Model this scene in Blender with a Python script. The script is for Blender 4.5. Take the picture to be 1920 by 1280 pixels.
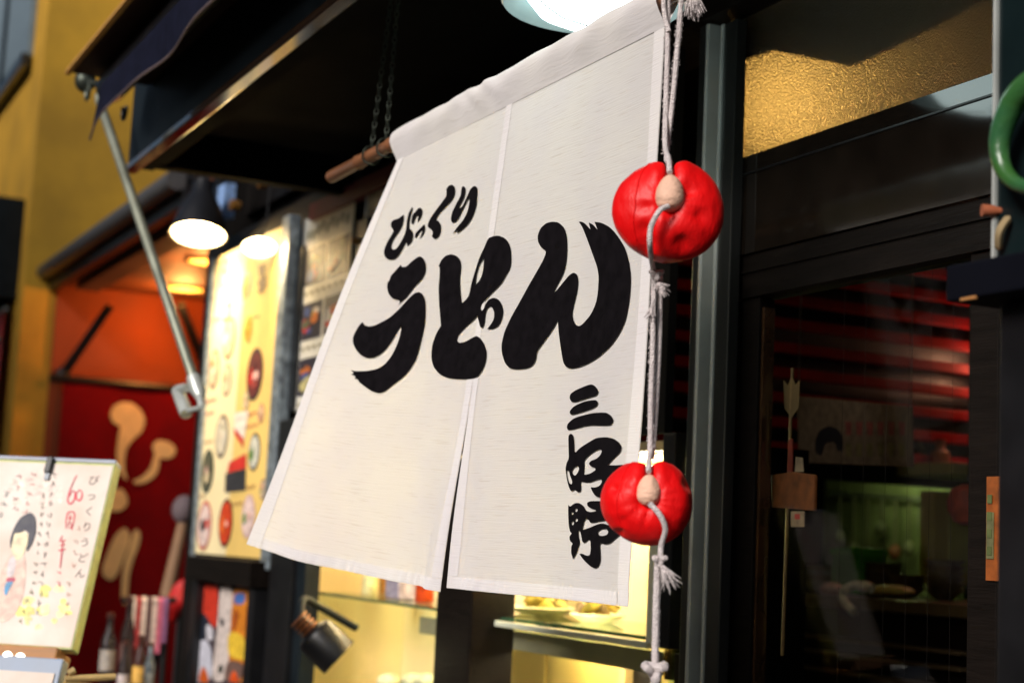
import bpy, bmesh, math, random
import numpy as np
from mathutils import Vector, Matrix
from mathutils.geometry import delaunay_2d_cdt
R_ = math.radians
rnd = random.Random(7)
S = bpy.context.scene
for o in list(bpy.data.objects):
    bpy.data.objects.remove(o)
COL = S.collection

# ------------------------------------------------------------------ camera
FPX = 3000.0                       # focal length in photograph pixels (1920 wide)
YAW, PITCH, ROLL = R_(26.3), R_(7.35), R_(2.75)
EYE = Vector((0, 0, 1.55))
F_ = Vector((-math.cos(YAW)*math.cos(PITCH), math.sin(YAW)*math.cos(PITCH), math.sin(PITCH)))
R0 = F_.cross(Vector((0, 0, 1))).normalized()
U0 = R0.cross(F_)
CR = R0*math.cos(ROLL) + U0*math.sin(ROLL)
CU = U0*math.cos(ROLL) - R0*math.sin(ROLL)
cam = bpy.data.cameras.new('camera')
cam.sensor_width = 36.0
cam.lens = FPX/1920*36
cam.clip_start, cam.clip_end = 0.05, 500
cam.dof.use_dof = True
cam.dof.focus_distance = 2.30
cam.dof.aperture_fstop = 3.5
cam.dof.aperture_blades = 7
co = bpy.data.objects.new('camera', cam)
COL.objects.link(co)
co.matrix_world = Matrix(((CR.x, CU.x, -F_.x, EYE.x), (CR.y, CU.y, -F_.y, EYE.y), (CR.z, CU.z, -F_.z, EYE.z), (0, 0, 0, 1)))
S.camera = co

# ------------------------------------------------------------------ world, sun, exposure
SUN_EL, SUN_AZ = R_(27), R_(28)    # azimuth measured from -Y (the street) towards +X
W = bpy.data.worlds.new('World')
S.world = W
W.use_nodes = True
wn = W.node_tree
sky = wn.nodes.new('ShaderNodeTexSky')
sky.sky_type = 'NISHITA'
sky.sun_disc = False
sky.sun_elevation = SUN_EL
sky.sun_rotation = math.pi - SUN_AZ
wn.links.new(sky.outputs[0], wn.nodes['Background'].inputs[0])
wn.nodes['Background'].inputs[1].default_value = 0.018
sl = bpy.data.lights.new('sun', 'SUN')
sl.energy = 1.45
sl.angle = R_(22)
sl.color = (1.0, 0.93, 0.88)
so = bpy.data.objects.new('sun', sl)
COL.objects.link(so)
sd = Vector((math.sin(SUN_AZ)*math.cos(SUN_EL), -math.cos(SUN_AZ)*math.cos(SUN_EL), math.sin(SUN_EL)))
so.rotation_euler = sd.to_track_quat('Z', 'Y').to_euler()
S.view_settings.view_transform = 'Standard'
S.view_settings.look = 'None'
S.view_settings.exposure = 1.55
S.view_settings.gamma = 1.0
S.cycles.use_denoising = True
S.cycles.max_bounces = 8
S.cycles.transparent_max_bounces = 16
S.cycles.sample_clamp_indirect = 6.0
S.cycles.caustics_reflective = False
S.cycles.caustics_refractive = False

# ------------------------------------------------------------------ pixel helpers
def ray(px, py):
    return (F_*FPX + CR*(px-960) - CU*(py-640)).normalized()
def onY(px, py, Y):
    d = ray(px, py); return EYE + d*(Y/d.y)
def onX(px, py, X):
    d = ray(px, py); return EYE + d*(X/d.x)
def onZ(px, py, Z):
    d = ray(px, py); return EYE + d*((Z-EYE.z)/d.z)
def XF(px, Y, py=640):
    return onY(px, py, Y).x
def ZF(px, py, Y):
    return onY(px, py, Y).z

# ------------------------------------------------------------------ materials
def mat(name, col, rough=0.5, metal=0.0, var=0.12, vscale=14.0, bump=0.0, bscale=90.0, coat=0.0, emit=None, estr=0.0, spec=0.5, sheen=0.0, stretch=(1, 1, 1), col2=None):
    m = bpy.data.materials.new(name)
    m.use_nodes = True
    nt = m.node_tree
    b = nt.nodes['Principled BSDF']
    b.inputs['Roughness'].default_value = rough
    b.inputs['Metallic'].default_value = metal
    b.inputs['Specular IOR Level'].default_value = spec
    if coat: b.inputs['Coat Weight'].default_value = coat; b.inputs['Coat Roughness'].default_value = 0.08
    if sheen: b.inputs['Sheen Weight'].default_value = sheen; b.inputs['Sheen Roughness'].default_value = 0.35; b.inputs['Sheen Tint'].default_value = (1, .18, .14, 1)
    tc = nt.nodes.new('ShaderNodeTexCoord')
    mp = nt.nodes.new('ShaderNodeMapping'); mp.inputs['Scale'].default_value = stretch
    nt.links.new(tc.outputs['Object'], mp.inputs[0])
    n = nt.nodes.new('ShaderNodeTexNoise'); n.inputs['Scale'].default_value = vscale; n.inputs['Detail'].default_value = 5
    nt.links.new(mp.outputs[0], n.inputs['Vector'])
    cr = nt.nodes.new('ShaderNodeValToRGB')
    c2 = col2 or tuple(min(1, c*(1+var)) for c in col)
    cr.color_ramp.elements[0].position, cr.color_ramp.elements[1].position = 0.3, 0.7
    cr.color_ramp.elements[0].color = tuple(c*(1-var) for c in col) + (1,)
    cr.color_ramp.elements[1].color = tuple(c2) + (1,)
    nt.links.new(n.outputs[0], cr.inputs[0])
    nt.links.new(cr.outputs[0], b.inputs['Base Color'])
    rm = nt.nodes.new('ShaderNodeMapRange')
    rm.inputs['To Min'].default_value = max(0.02, rough*0.8); rm.inputs['To Max'].default_value = min(1, rough*1.2)
    nt.links.new(n.outputs[0], rm.inputs[0]); nt.links.new(rm.outputs[0], b.inputs['Roughness'])
    if bump:
        n2 = nt.nodes.new('ShaderNodeTexNoise'); n2.inputs['Scale'].default_value = bscale; n2.inputs['Detail'].default_value = 4
        nt.links.new(mp.outputs[0], n2.inputs['Vector'])
        bp = nt.nodes.new('ShaderNodeBump'); bp.inputs['Strength'].default_value = bump; bp.inputs['Distance'].default_value = 0.01
        nt.links.new(n2.outputs[0], bp.inputs['Height']); nt.links.new(bp.outputs[0], b.inputs['Normal'])
    if emit:
        b.inputs['Emission Color'].default_value = tuple(emit) + (1,); b.inputs['Emission Strength'].default_value = estr
    return m

def glass_mat(name, tint=(1, 1, 1), f0=0.004, rough=0.0):
    # thin pane: transparent with a Schlick reflection that treats both faces alike
    m = bpy.data.materials.new(name); m.use_nodes = True
    nt = m.node_tree; nt.nodes.remove(nt.nodes['Principled BSDF'])
    t = nt.nodes.new('ShaderNodeBsdfTransparent'); t.inputs[0].default_value = tint + (1,)
    g = nt.nodes.new('ShaderNodeBsdfGlossy'); g.inputs['Roughness'].default_value = rough
    ge = nt.nodes.new('ShaderNodeNewGeometry')
    d = nt.nodes.new('ShaderNodeVectorMath'); d.operation = 'DOT_PRODUCT'
    nt.links.new(ge.outputs['Normal'], d.inputs[0]); nt.links.new(ge.outputs['Incoming'], d.inputs[1])
    def mth(op, a, b=None):
        n = nt.nodes.new('ShaderNodeMath'); n.operation = op
        for k, v in enumerate((a, b)):
            if v is None: continue
            if isinstance(v, (int, float)): n.inputs[k].default_value = v
            else: nt.links.new(v, n.inputs[k])
        return n.outputs[0]
    c = mth('ABSOLUTE', d.outputs['Value'])
    s = mth('POWER', mth('SUBTRACT', 1.0, c), 6.0)
    f = mth('ADD', mth('MULTIPLY', s, 1-f0), f0)
    mx = nt.nodes.new('ShaderNodeMixShader')
    nt.links.new(f, mx.inputs[0]); nt.links.new(t.outputs[0], mx.inputs[1]); nt.links.new(g.outputs[0], mx.inputs[2])
    nt.links.new(mx.outputs[0], nt.nodes['Material Output'].inputs[0])
    return m

def pebble_glass(name):
    m = bpy.data.materials.new(name); m.use_nodes = True
    nt = m.node_tree; b = nt.nodes['Principled BSDF']
    b.inputs['Base Color'].default_value = (0.90, 0.70, 0.38, 1)
    b.inputs['Transmission Weight'].default_value = 1.0
    b.inputs['Roughness'].default_value = 0.38
    b.inputs['IOR'].default_value = 1.3
    tc = nt.nodes.new('ShaderNodeTexCoord')
    v = nt.nodes.new('ShaderNodeTexVoronoi'); v.inputs['Scale'].default_value = 300
    nt.links.new(tc.outputs['Object'], v.inputs['Vector'])
    bp = nt.nodes.new('ShaderNodeBump'); bp.inputs['Strength'].default_value = 0.55; bp.inputs['Distance'].default_value = 0.004
    nt.links.new(v.outputs['Distance'], bp.inputs['Height']); nt.links.new(bp.outputs[0], b.inputs['Normal'])
    return m

def cloth_mat(name, col, slub, trans=0.35, ink=False):
    m = bpy.data.materials.new(name); m.use_nodes = True
    nt = m.node_tree; nt.nodes.remove(nt.nodes['Principled BSDF'])
    uv = nt.nodes.new('ShaderNodeTexCoord')
    def noise(scale, st, det=3):
        mp = nt.nodes.new('ShaderNodeMapping'); mp.inputs['Scale'].default_value = st
        nt.links.new(uv.outputs['UV'], mp.inputs[0])
        n = nt.nodes.new('ShaderNodeTexNoise'); n.inputs['Scale'].default_value = scale; n.inputs['Detail'].default_value = det
        nt.links.new(mp.outputs[0], n.inputs['Vector']); return n
    a = noise(1.0, (16, 420, 1), 2)          # slub threads running across the cloth
    w = noise(1.0, (900, 900, 1), 1)         # weave grain
    c = noise(1.0, (5, 5, 1), 3)             # soft cream and lavender mottling, painting in uneven backlight
    r = nt.nodes.new('ShaderNodeValToRGB')
    r.color_ramp.elements[0].position, r.color_ramp.elements[1].position = 0.60, 0.72
    r.color_ramp.elements[0].color = col + (1,); r.color_ramp.elements[1].color = slub + (1,)
    nt.links.new(a.outputs[0], r.inputs[0])
    mx = nt.nodes.new('ShaderNodeMixRGB'); mx.blend_type = 'MULTIPLY'; mx.inputs[0].default_value = 1
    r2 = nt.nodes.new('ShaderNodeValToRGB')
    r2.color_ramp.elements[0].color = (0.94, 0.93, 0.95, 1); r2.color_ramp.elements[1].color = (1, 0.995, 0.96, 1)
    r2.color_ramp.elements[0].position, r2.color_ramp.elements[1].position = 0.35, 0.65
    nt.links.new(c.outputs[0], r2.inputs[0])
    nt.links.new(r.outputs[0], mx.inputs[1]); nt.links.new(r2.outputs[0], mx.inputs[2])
    mth = nt.nodes.new('ShaderNodeMath'); mth.operation = 'ADD'
    m2 = nt.nodes.new('ShaderNodeMath'); m2.operation = 'MULTIPLY'; m2.inputs[1].default_value = 0.35
    nt.links.new(w.outputs[0], m2.inputs[0]); nt.links.new(a.outputs[0], mth.inputs[0]); nt.links.new(m2.outputs[0], mth.inputs[1])
    bp = nt.nodes.new('ShaderNodeBump'); bp.inputs['Strength'].default_value = 0.35; bp.inputs['Distance'].default_value = 0.002
    nt.links.new(mth.outputs[0], bp.inputs['Height'])
    d = nt.nodes.new('ShaderNodeBsdfDiffuse'); t = nt.nodes.new('ShaderNodeBsdfTranslucent')
    d.inputs['Roughness'].default_value = 0.6
    nt.links.new(mx.outputs[0], d.inputs[0]); nt.links.new(mx.outputs[0], t.inputs[0])
    nt.links.new(bp.outputs[0], d.inputs['Normal'])
    ms = nt.nodes.new('ShaderNodeMixShader'); ms.inputs[0].default_value = trans
    nt.links.new(d.outputs[0], ms.inputs[1]); nt.links.new(t.outputs[0], ms.inputs[2])
    nt.links.new(ms.outputs[0], nt.nodes['Material Output'].inputs[0])
    return m

M = {}
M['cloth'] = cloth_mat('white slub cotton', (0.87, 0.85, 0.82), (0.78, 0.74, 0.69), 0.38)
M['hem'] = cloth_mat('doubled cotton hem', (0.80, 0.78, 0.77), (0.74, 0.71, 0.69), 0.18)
M['ink'] = mat('black fabric ink', (0.006, 0.005, 0.006), 0.85, var=0.3, vscale=60, spec=0.04)
M['wood_dark'] = mat('dark stained wood', (0.006, 0.004, 0.003), 0.5, spec=0.12, var=0.35, vscale=9, stretch=(1, 8, 8), bump=0.15, bscale=30)
M['lacquer'] = mat('glossy dark lacquer', (0.010, 0.007, 0.005), 0.07, var=0.3, coat=0.15, spec=0.4)
M['strip'] = mat('varnished wood strip', (0.06, 0.028, 0.012), 0.14, var=0.3, vscale=10, coat=1.0)
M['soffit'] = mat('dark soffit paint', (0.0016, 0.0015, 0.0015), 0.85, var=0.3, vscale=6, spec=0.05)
M['navy'] = mat('navy awning canvas', (0.006, 0.007, 0.018), 0.9, spec=0.1, var=0.25, vscale=30, bump=0.2, bscale=300)
M['black'] = mat('black paint', (0.006, 0.006, 0.007), 0.4, var=0.3)
M['panel'] = mat('dark facade panel', (0.006, 0.005, 0.0045), 0.5, var=0.4, vscale=5, spec=0.15)
M['steel'] = mat('dark anodised frame', (0.062, 0.064, 0.060), 0.30, 0.75, var=0.15, vscale=3, stretch=(1, 1, 0.2))
M['bead'] = mat('bright frame bead', (0.50, 0.53, 0.50), 0.35, 0.3)
M['alu'] = mat('aluminium', (0.5, 0.52, 0.52), 0.35, 0.9)
M['bamboo'] = mat('brown bamboo rod', (0.22, 0.09, 0.04), 0.38, var=0.35, vscale=8, stretch=(0.4, 6, 6), coat=0.3)
M['chain'] = mat('tarnished chain', (0.06, 0.07, 0.055), 0.45, 0.7, var=0.3)
M['glass'] = glass_mat('clear pane')
M['greenglass'] = glass_mat('green glass', (0.84, 0.93, 0.84))
M['pebble'] = pebble_glass('pebbled glass')
M['satin'] = mat('red satin', (0.74, 0.003, 0.004), 0.46, var=0.14, vscale=9, bump=0.42, bscale=40, sheen=0.25, spec=0.30, stretch=(1, 1, .5))
M['skin'] = mat('peach cotton', (0.78, 0.48, 0.34), 0.75, var=0.10, vscale=12, bump=0.45, bscale=70, stretch=(1, 1, 1.6))
M['cord'] = mat('white cotton cord', (0.86, 0.77, 0.75), 0.9, var=0.12, vscale=140, bump=0.8, bscale=500)
M['yellow'] = mat('ochre render', (0.66, 0.36, 0.030), 0.9, var=0.25, vscale=2.2, bump=0.35, bscale=60)
M['winblue'] = mat('grey blue shutter', (0.17, 0.23, 0.27), 0.6)
M['orange'] = mat('orange red wall', (0.30, 0.055, 0.010), 0.85, var=0.12, vscale=4)
M['redcloth'] = mat('red curtain cotton', (0.17, 0.002, 0.003), 0.9, spec=0.1, var=0.18, vscale=6, bump=0.2, bscale=200)
M['cream'] = mat('cream dye', (0.80, 0.58, 0.24), 0.9, var=0.1)
M['redpaint'] = mat('red paint', (0.5, 0.01, 0.01), 0.5)
M['darkred'] = mat('dark red trim', (0.13, 0.004, 0.012), 0.6)
M['slat'] = mat('red lacquer slat', (0.26, 0.003, 0.003), 0.5, var=0.15, spec=0.1)
M['paper'] = mat('poster paper', (0.80, 0.78, 0.68), 0.45, var=0.05)
M['menuyellow'] = mat('yellow menu paper', (0.80, 0.56, 0.17), 0.4, var=0.10, vscale=3)
M['menupale'] = mat('pale menu paper', (0.84, 0.72, 0.42), 0.4, var=0.08, vscale=3)
M['chrome'] = mat('worn metal frame', (0.32, 0.38, 0.42), 0.4, 0.6, var=0.5, vscale=40)
M['pinkpaper'] = mat('pink washed paper', (0.80, 0.62, 0.50), 0.6, var=0.14, vscale=9, col2=(0.85, 0.78, 0.70))
M['greenedge'] = mat('pale green board edge', (0.55, 0.58, 0.25), 0.7, var=0.2, vscale=25, bump=0.3)
M['cream_wall'] = mat('cream showcase panel', (0.78, 0.62, 0.34), 0.6, var=0.10, vscale=4)
M['yellow_panel'] = mat('yellow cabinet panel', (0.72, 0.50, 0.13), 0.5, var=0.08, vscale=5)
M['white_frame'] = mat('pale enamel frame', (0.70, 0.72, 0.55), 0.4, var=0.06)
M['lime'] = mat('lime wall panel', (0.42, 0.44, 0.05), 0.6, var=0.2, vscale=4)
M['teal'] = mat('dark teal paint', (0.007, 0.011, 0.014), 0.5, var=0.3, spec=0.2)
M['asphalt'] = mat('asphalt', (0.05, 0.05, 0.05), 0.9, bump=0.3)
M['paving'] = mat('grey paving', (0.16, 0.15, 0.14), 0.85, bump=0.2)
M['opp'] = mat('unseen building dark plaster', (0.035, 0.03, 0.028), 0.9)
M['wood'] = mat('plain wood', (0.42, 0.19, 0.06), 0.6, var=0.2, vscale=20, stretch=(1, 1, 6))
M['wood_pale'] = mat('pale bamboo', (0.55, 0.38, 0.15), 0.6, var=0.15)
M['hose'] = mat('green plastic', (0.06, 0.20, 0.02), 0.35, var=0.4, vscale=12, coat=0.2, col2=(0.02, 0.10, 0.06), bump=0.2)
M['warm'] = mat('warm lamp glass', (0.9, 0.8, 0.6), 0.4, emit=(1.0, 0.72, 0.36), estr=16)
M['dome'] = mat('white lamp glass', (0.9, 0.95, 0.95), 0.25, emit=(0.80, 1.0, 0.98), estr=2.0)
M['domeglass'] = mat('frosted lamp skirt', (0.22, 0.28, 0.28), 0.3, emit=(0.70, 0.95, 0.95), estr=0.06)
M['downlight'] = mat('orange downlight glass', (0.9, 0.5, 0.2), 0.4, emit=(1.0, 0.30, 0.03), estr=1.6)
M['tube'] = mat('fluorescent tube', (0.9, 0.9, 0.8), 0.4, emit=(1.0, 0.86, 0.54), estr=21)
M['globe'] = mat('amber globe', (0.9, 0.8, 0.6), 0.4, emit=(1.0, 0.70, 0.27), estr=2.1)
M['kitchenlamp'] = mat('green white tube', (0.9, 0.95, 0.8), 0.4, emit=(0.80, 1.0, 0.38), estr=4.5)
_flat = {}
def flat(r, g, b, rough=0.5):
    k = (round(r, 3), round(g, 3), round(b, 3), rough)
    if k not in _flat:
        _flat[k] = mat('print %.2f %.2f %.2f' % k[:3], k[:3], rough, var=0.35, vscale=55)
    return _flat[k]

# ------------------------------------------------------------------ mesh builder
class MB:
    def __init__(s): s.v = []; s.f = []; s.uv = None
    def box(s, x0, x1, y0, y1, z0, z1):
        i = len(s.v)
        s.v += [(x0, y0, z0), (x1, y0, z0), (x1, y1, z0), (x0, y1, z0), (x0, y0, z1), (x1, y0, z1), (x1, y1, z1), (x0, y1, z1)]
        s.f += [tuple(i+k for k in q) for q in ((3, 2, 1, 0), (4, 5, 6, 7), (0, 1, 5, 4), (1, 2, 6, 5), (2, 3, 7, 6), (3, 0, 4, 7))]
        return s
    def obox(s, o, ax, ay, az):                 # oriented box: corner and three edge vectors
        i = len(s.v); o, ax, ay, az = map(Vector, (o, ax, ay, az))
        s.v += [tuple(p) for p in (o, o+ax, o+ax+ay, o+ay, o+az, o+ax+az, o+ax+ay+az, o+ay+az)]
        s.f += [tuple(i+k for k in q) for q in ((3, 2, 1, 0), (4, 5, 6, 7), (0, 1, 5, 4), (1, 2, 6, 5), (2, 3, 7, 6), (3, 0, 4, 7))]
        return s
    def prism(s, pts, ext):                     # planar polygon extruded by a vector
        i = len(s.v); n = len(pts); e = Vector(ext)
        s.v += [tuple(p) for p in pts] + [tuple(Vector(p)+e) for p in pts]
        s.f += [tuple(range(i, i+n)), tuple(range(i+2*n-1, i+n-1, -1))]
        s.f += [(i+k, i+(k+1) % n, i+n+(k+1) % n, i+n+k) for k in range(n)]
        return s
    def tube(s, pts, r, seg=8, caps=True):
        pts = [Vector(p) for p in pts]; n = len(pts)
        rr = r if isinstance(r, (list, tuple)) else [r]*n
        t = (pts[1]-pts[0]).normalized()
        a = t.orthogonal().normalized(); i0 = len(s.v)
        for k, p in enumerate(pts):
            t2 = (pts[min(k+1, n-1)]-pts[max(k-1, 0)]).normalized()
            a = (a - t2*a.dot(t2)).normalized(); b = t2.cross(a)
            for j in range(seg):
                q = 2*math.pi*j/seg
                s.v.append(tuple(p + (a*math.cos(q)+b*math.sin(q))*rr[k]))
        for k in range(n-1):
            for j in range(seg):
                s.f.append((i0+k*seg+j, i0+k*seg+(j+1) % seg, i0+(k+1)*seg+(j+1) % seg, i0+(k+1)*seg+j))
        if caps:
            s.f.append(tuple(range(i0+seg-1, i0-1, -1))); s.f.append(tuple(range(i0+(n-1)*seg, i0+n*seg)))
        return s
    def lathe(s, prof, o=(0, 0, 0), axis=(0, 0, 1), seg=24):   # prof: (radius, height along axis)
        o = Vector(o); ax = Vector(axis).normalized(); a = ax.orthogonal().normalized(); b = ax.cross(a)
        i0 = len(s.v)
        for (r, h) in prof:
            for j in range(seg):
                q = 2*math.pi*j/seg
                s.v.append(tuple(o + ax*h + (a*math.cos(q)+b*math.sin(q))*r))
        for k in range(len(prof)-1):
            for j in range(seg):
                s.f.append((i0+k*seg+j, i0+k*seg+(j+1) % seg, i0+(k+1)*seg+(j+1) % seg, i0+(k+1)*seg+j))
        return s
    def ball(s, c, r, seg=16, rings=10):
        rx, ry, rz = r if isinstance(r, (tuple, list)) else (r, r, r)
        i0 = len(s.v); c = Vector(c)
        for k in range(rings+1):
            th = math.pi*k/rings
            for j in range(seg):
                q = 2*math.pi*j/seg
                s.v.append((c.x+rx*math.sin(th)*math.cos(q), c.y+ry*math.sin(th)*math.sin(q), c.z+rz*math.cos(th)))
        for k in range(rings):
            for j in range(seg):
                s.f.append((i0+k*seg+j, i0+(k+1)*seg+j, i0+(k+1)*seg+(j+1) % seg, i0+k*seg+(j+1) % seg))
        return s
    def build(s, name, m, parent=None, smooth=False, bevel=0.0):
        me = bpy.data.meshes.new(name); me.from_pydata(s.v, [], s.f)
        bm = bmesh.new(); bm.from_mesh(me)
        bmesh.ops.remove_doubles(bm, verts=bm.verts, dist=1e-6)
        bmesh.ops.recalc_face_normals(bm, faces=bm.faces)
        if bevel: bmesh.ops.bevel(bm, geom=bm.edges[:], offset=bevel, segments=2, affect='EDGES', profile=0.6)
        bm.to_mesh(me); bm.free()
        if smooth:
            for p in me.polygons: p.use_smooth = True
            me.set_sharp_from_angle(angle=R_(40))
        me.materials.append(M[m] if isinstance(m, str) else m)
        o = bpy.data.objects.new(name, me); COL.objects.link(o)
        if parent is not None:
            o.parent = parent; o.matrix_parent_inverse = Matrix.Translation(-parent.location)
        return o

def tag(o, label=None, cat=None, group=None, kind=None):
    for k, v in (('label', label), ('category', cat), ('group', group), ('kind', kind)):
        if v: o[k] = v
    return o
def thing(name, loc, label, cat, group=None):
    o = bpy.data.objects.new(name, None); COL.objects.link(o); o.location = loc; o.empty_display_size = 0.05
    return tag(o, label, cat, group)
def smooth_line(pts, n=8):                      # Catmull-Rom through 3D points
    P = [Vector(p) for p in pts]; P = [P[0]*2-P[1]] + P + [P[-1]*2-P[-2]]
    out = []
    for i in range(1, len(P)-2):
        for k in range(n):
            t = k/n; a, b, c, d = P[i-1:i+3]
            out.append(0.5*((2*b)+(c-a)*t+(2*a-5*b+4*c-d)*t*t+(3*b-a-3*c+d)*t**3))
    out.append(P[-2]); return out
def chaikin(pts, it=2):                         # pts: (x, y) or (x, y, 1) for a sharp corner
    P = [(p[0], p[1], len(p) > 2) for p in pts]
    for _ in range(it):
        Q = []
        n = len(P)
        for i in range(n):
            a, b = P[i], P[(i+1) % n]
            Q.append((a[0], a[1], True) if a[2] else (a[0]*.8+b[0]*.2, a[1]*.8+b[1]*.2, False))
            if not b[2]: Q.append((a[0]*.2+b[0]*.8, a[1]*.2+b[1]*.8, False))
        P = Q
    return [(p[0], p[1]) for p in P]
def fill2d(loops, step=0.0):                    # triangulate loops (first outer, others holes) with inner grid points
    vs, es = [], []
    for L in loops:
        i = len(vs); n = len(L); vs += [Vector(p) for p in L]; es += [(i+k, i+(k+1) % n) for k in range(n)]
    if step:
        xs = [v.x for v in vs]; ys = [v.y for v in vs]
        x = min(xs)+step*.5
        while x < max(xs):
            y = min(ys)+step*.5
            while y < max(ys):
                vs.append(Vector((x, y))); y += step
            x += step
    r = delaunay_2d_cdt(vs, es, [], 0, 1e-7)
    segs = [(L[k], L[(k+1) % len(L)]) for L in loops for k in range(len(L))]
    def inside(x, y):
        c = False
        for a, b in segs:
            if (a[1] > y) != (b[1] > y) and x < (b[0]-a[0])*(y-a[1])/(b[1]-a[1])+a[0]: c = not c
        return c
    r = (r[0], r[1], [f for f in r[2] if inside(sum(r[0][i].x for i in f)/3, sum(r[0][i].y for i in f)/3)])
    used = sorted({i for f in r[2] for i in f}); mp = {k: j for j, k in enumerate(used)}
    return [tuple(r[0][k]) for k in used], [tuple(mp[i] for i in f) for f in r[2]]
def sheet(name, tris, fn, m, parent, smooth=False):  # flat print: 2D triangles mapped to 3D by fn
    b = MB(); b.v = [tuple(fn(x, y)) for x, y in tris[0]]; b.f = list(tris[1])
    return b.build(name, m, parent, smooth)
def ell(cx, cy, rx, ry, n=20, wob=0.0, ph=0.0):
    return [(cx+rx*math.cos(2*math.pi*k/n)*(1+wob*math.sin(3*2*math.pi*k/n+ph)), cy+ry*math.sin(2*math.pi*k/n)*(1+wob*math.cos(2*2*math.pi*k/n+ph))) for k in range(n)]
def text_tris(body, size=1.0, align='CENTER', space=1.0):
    c = bpy.data.curves.new('t', 'FONT'); c.body = body; c.size = size; c.align_x = align; c.align_y = 'CENTER'; c.space_line = space
    c.resolution_u = 3
    o = bpy.data.objects.new('t', c); COL.objects.link(o)
    bpy.context.view_layer.update()
    me = bpy.data.meshes.new_from_object(o.evaluated_get(bpy.context.evaluated_depsgraph_get()))
    r = ([(v.co.x, v.co.y) for v in me.vertices], [tuple(p.vertices) for p in me.polygons])
    bpy.data.objects.remove(o); bpy.data.curves.remove(c); bpy.data.meshes.remove(me)
    return r

FY = 1.60                                       # plane of the shop front
CEIL = 2.62
#SETTING
# ------------------------------------------------------------------ ground
def struct(o): o['kind'] = 'structure'; return o
struct(MB().box(-60, 40, -60, 0.25, -0.3, 0).build('road', 'asphalt'))
struct(MB().box(-60, 40, 0.252, 60, -0.3, 0.10).build('pavement', 'paving'))

# ------------------------------------------------------------------ buildings across the street (seen only as reflections), shaped to darken the glass
b = thing('unseen_building', (-4, -6.5, 0), 'unseen dark plastered building opposite, shaped to darken the glass reflections', 'building')
MB().box(-30, -3, -12, -6.5, 0, 8.5).build('wall', 'opp', b)  # made tall to keep sky out of the reflections
MB().box(-2.99, 14, -12, -6.5, 0, 3.9).build('wall', 'opp', b)  # kept low so the sun reaches the shop front
for k in range(9):
    x = -24+k*4
    w = MB().box(x, x+1.7, -6.53, -6.497, 2.3, 3.7).build('window', 'black', b)
    MB().box(x-.05, x+1.75, -6.56, -6.531, 2.22, 2.3).build('sill', 'steel', w)

# ------------------------------------------------------------------ the noodle shop
shop = thing('noodle_shop', (-3, 2.4, 0), 'dark timber noodle shop front with glazed sliding door and showcase', 'shop')
XL = -5.75                                       # left end of the shop
x_show0, x_show1 = XF(565, FY, 1110), XF(1238, FY, 1000)
x_side1 = XF(1292, FY)
x_jamb1 = XF(1366, FY)
z_show_top = 1.78
z_lint_top = ZF(1390, 297, FY)                   # top of the glossy lintel
z_lint_bot = ZF(1390, 478, FY)
z_beam_bot = ZF(1440, 548, FY)
# walls and roof
MB().box(XL, x_show0-.001, FY, FY+.12, 0.1, CEIL).build('wall', 'panel', shop)
MB().box(x_show0, x_show1-.002, FY+.002, FY+.02, z_show_top, CEIL).build('wall', 'panel', shop)
MB().box(x_show0, x_show1-.002, FY+.002, FY+.12, 0.1, 0.95).build('wall', 'panel', shop)
MB().box(XL, -.1, 4.8, 4.95, 0.1, 2.75).build('wall', 'panel', shop)
MB().box(XL-.12, XL-.001, FY, 4.95, 0.1, 2.9).build('wall', 'panel', shop)
MB().box(.1, .25, FY, 4.95, 0.1, 2.75).build('wall', 'panel', shop)
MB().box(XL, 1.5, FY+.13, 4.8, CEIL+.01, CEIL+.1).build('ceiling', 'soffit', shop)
MB().box(XL, 1.5, FY+.13, 4.8, 0.101, 0.12).build('shop_floor', 'wood_dark', shop)
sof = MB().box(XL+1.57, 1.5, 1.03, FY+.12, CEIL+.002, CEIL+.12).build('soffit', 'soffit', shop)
# upper wall above the eave
MB().box(XL, 1.5, FY+.1, FY+.3, CEIL+.12, 6.0).build('wall', 'panel', shop)
# fascia box with its varnished strip
fy0 = .95
fx0 = onY(240, 310, fy0).x; fz0 = onY(240, 310, fy0).z
fas = MB().box(fx0, 1.5, fy0, 1.02, fz0, fz0+.42).build('fascia', 'teal', shop)
tri = MB().box(fx0-.01, 1.5, fy0-.008, fy0+.024, fz0-.020, fz0-.002).build('trim_strip', 'strip', fas, bevel=0.003)
MB().box(fx0+.001, fx0+.05, 1.021, FY-.002, fz0, fz0+.42).build('fascia', 'soffit', shop)
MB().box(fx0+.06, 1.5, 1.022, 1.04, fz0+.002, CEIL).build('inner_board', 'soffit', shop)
MB().box(fx0+.002, 1.5, fy0+.026, 1.0195, fz0-.006, fz0-.001).build('fascia_underside', 'soffit', fas)
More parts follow.
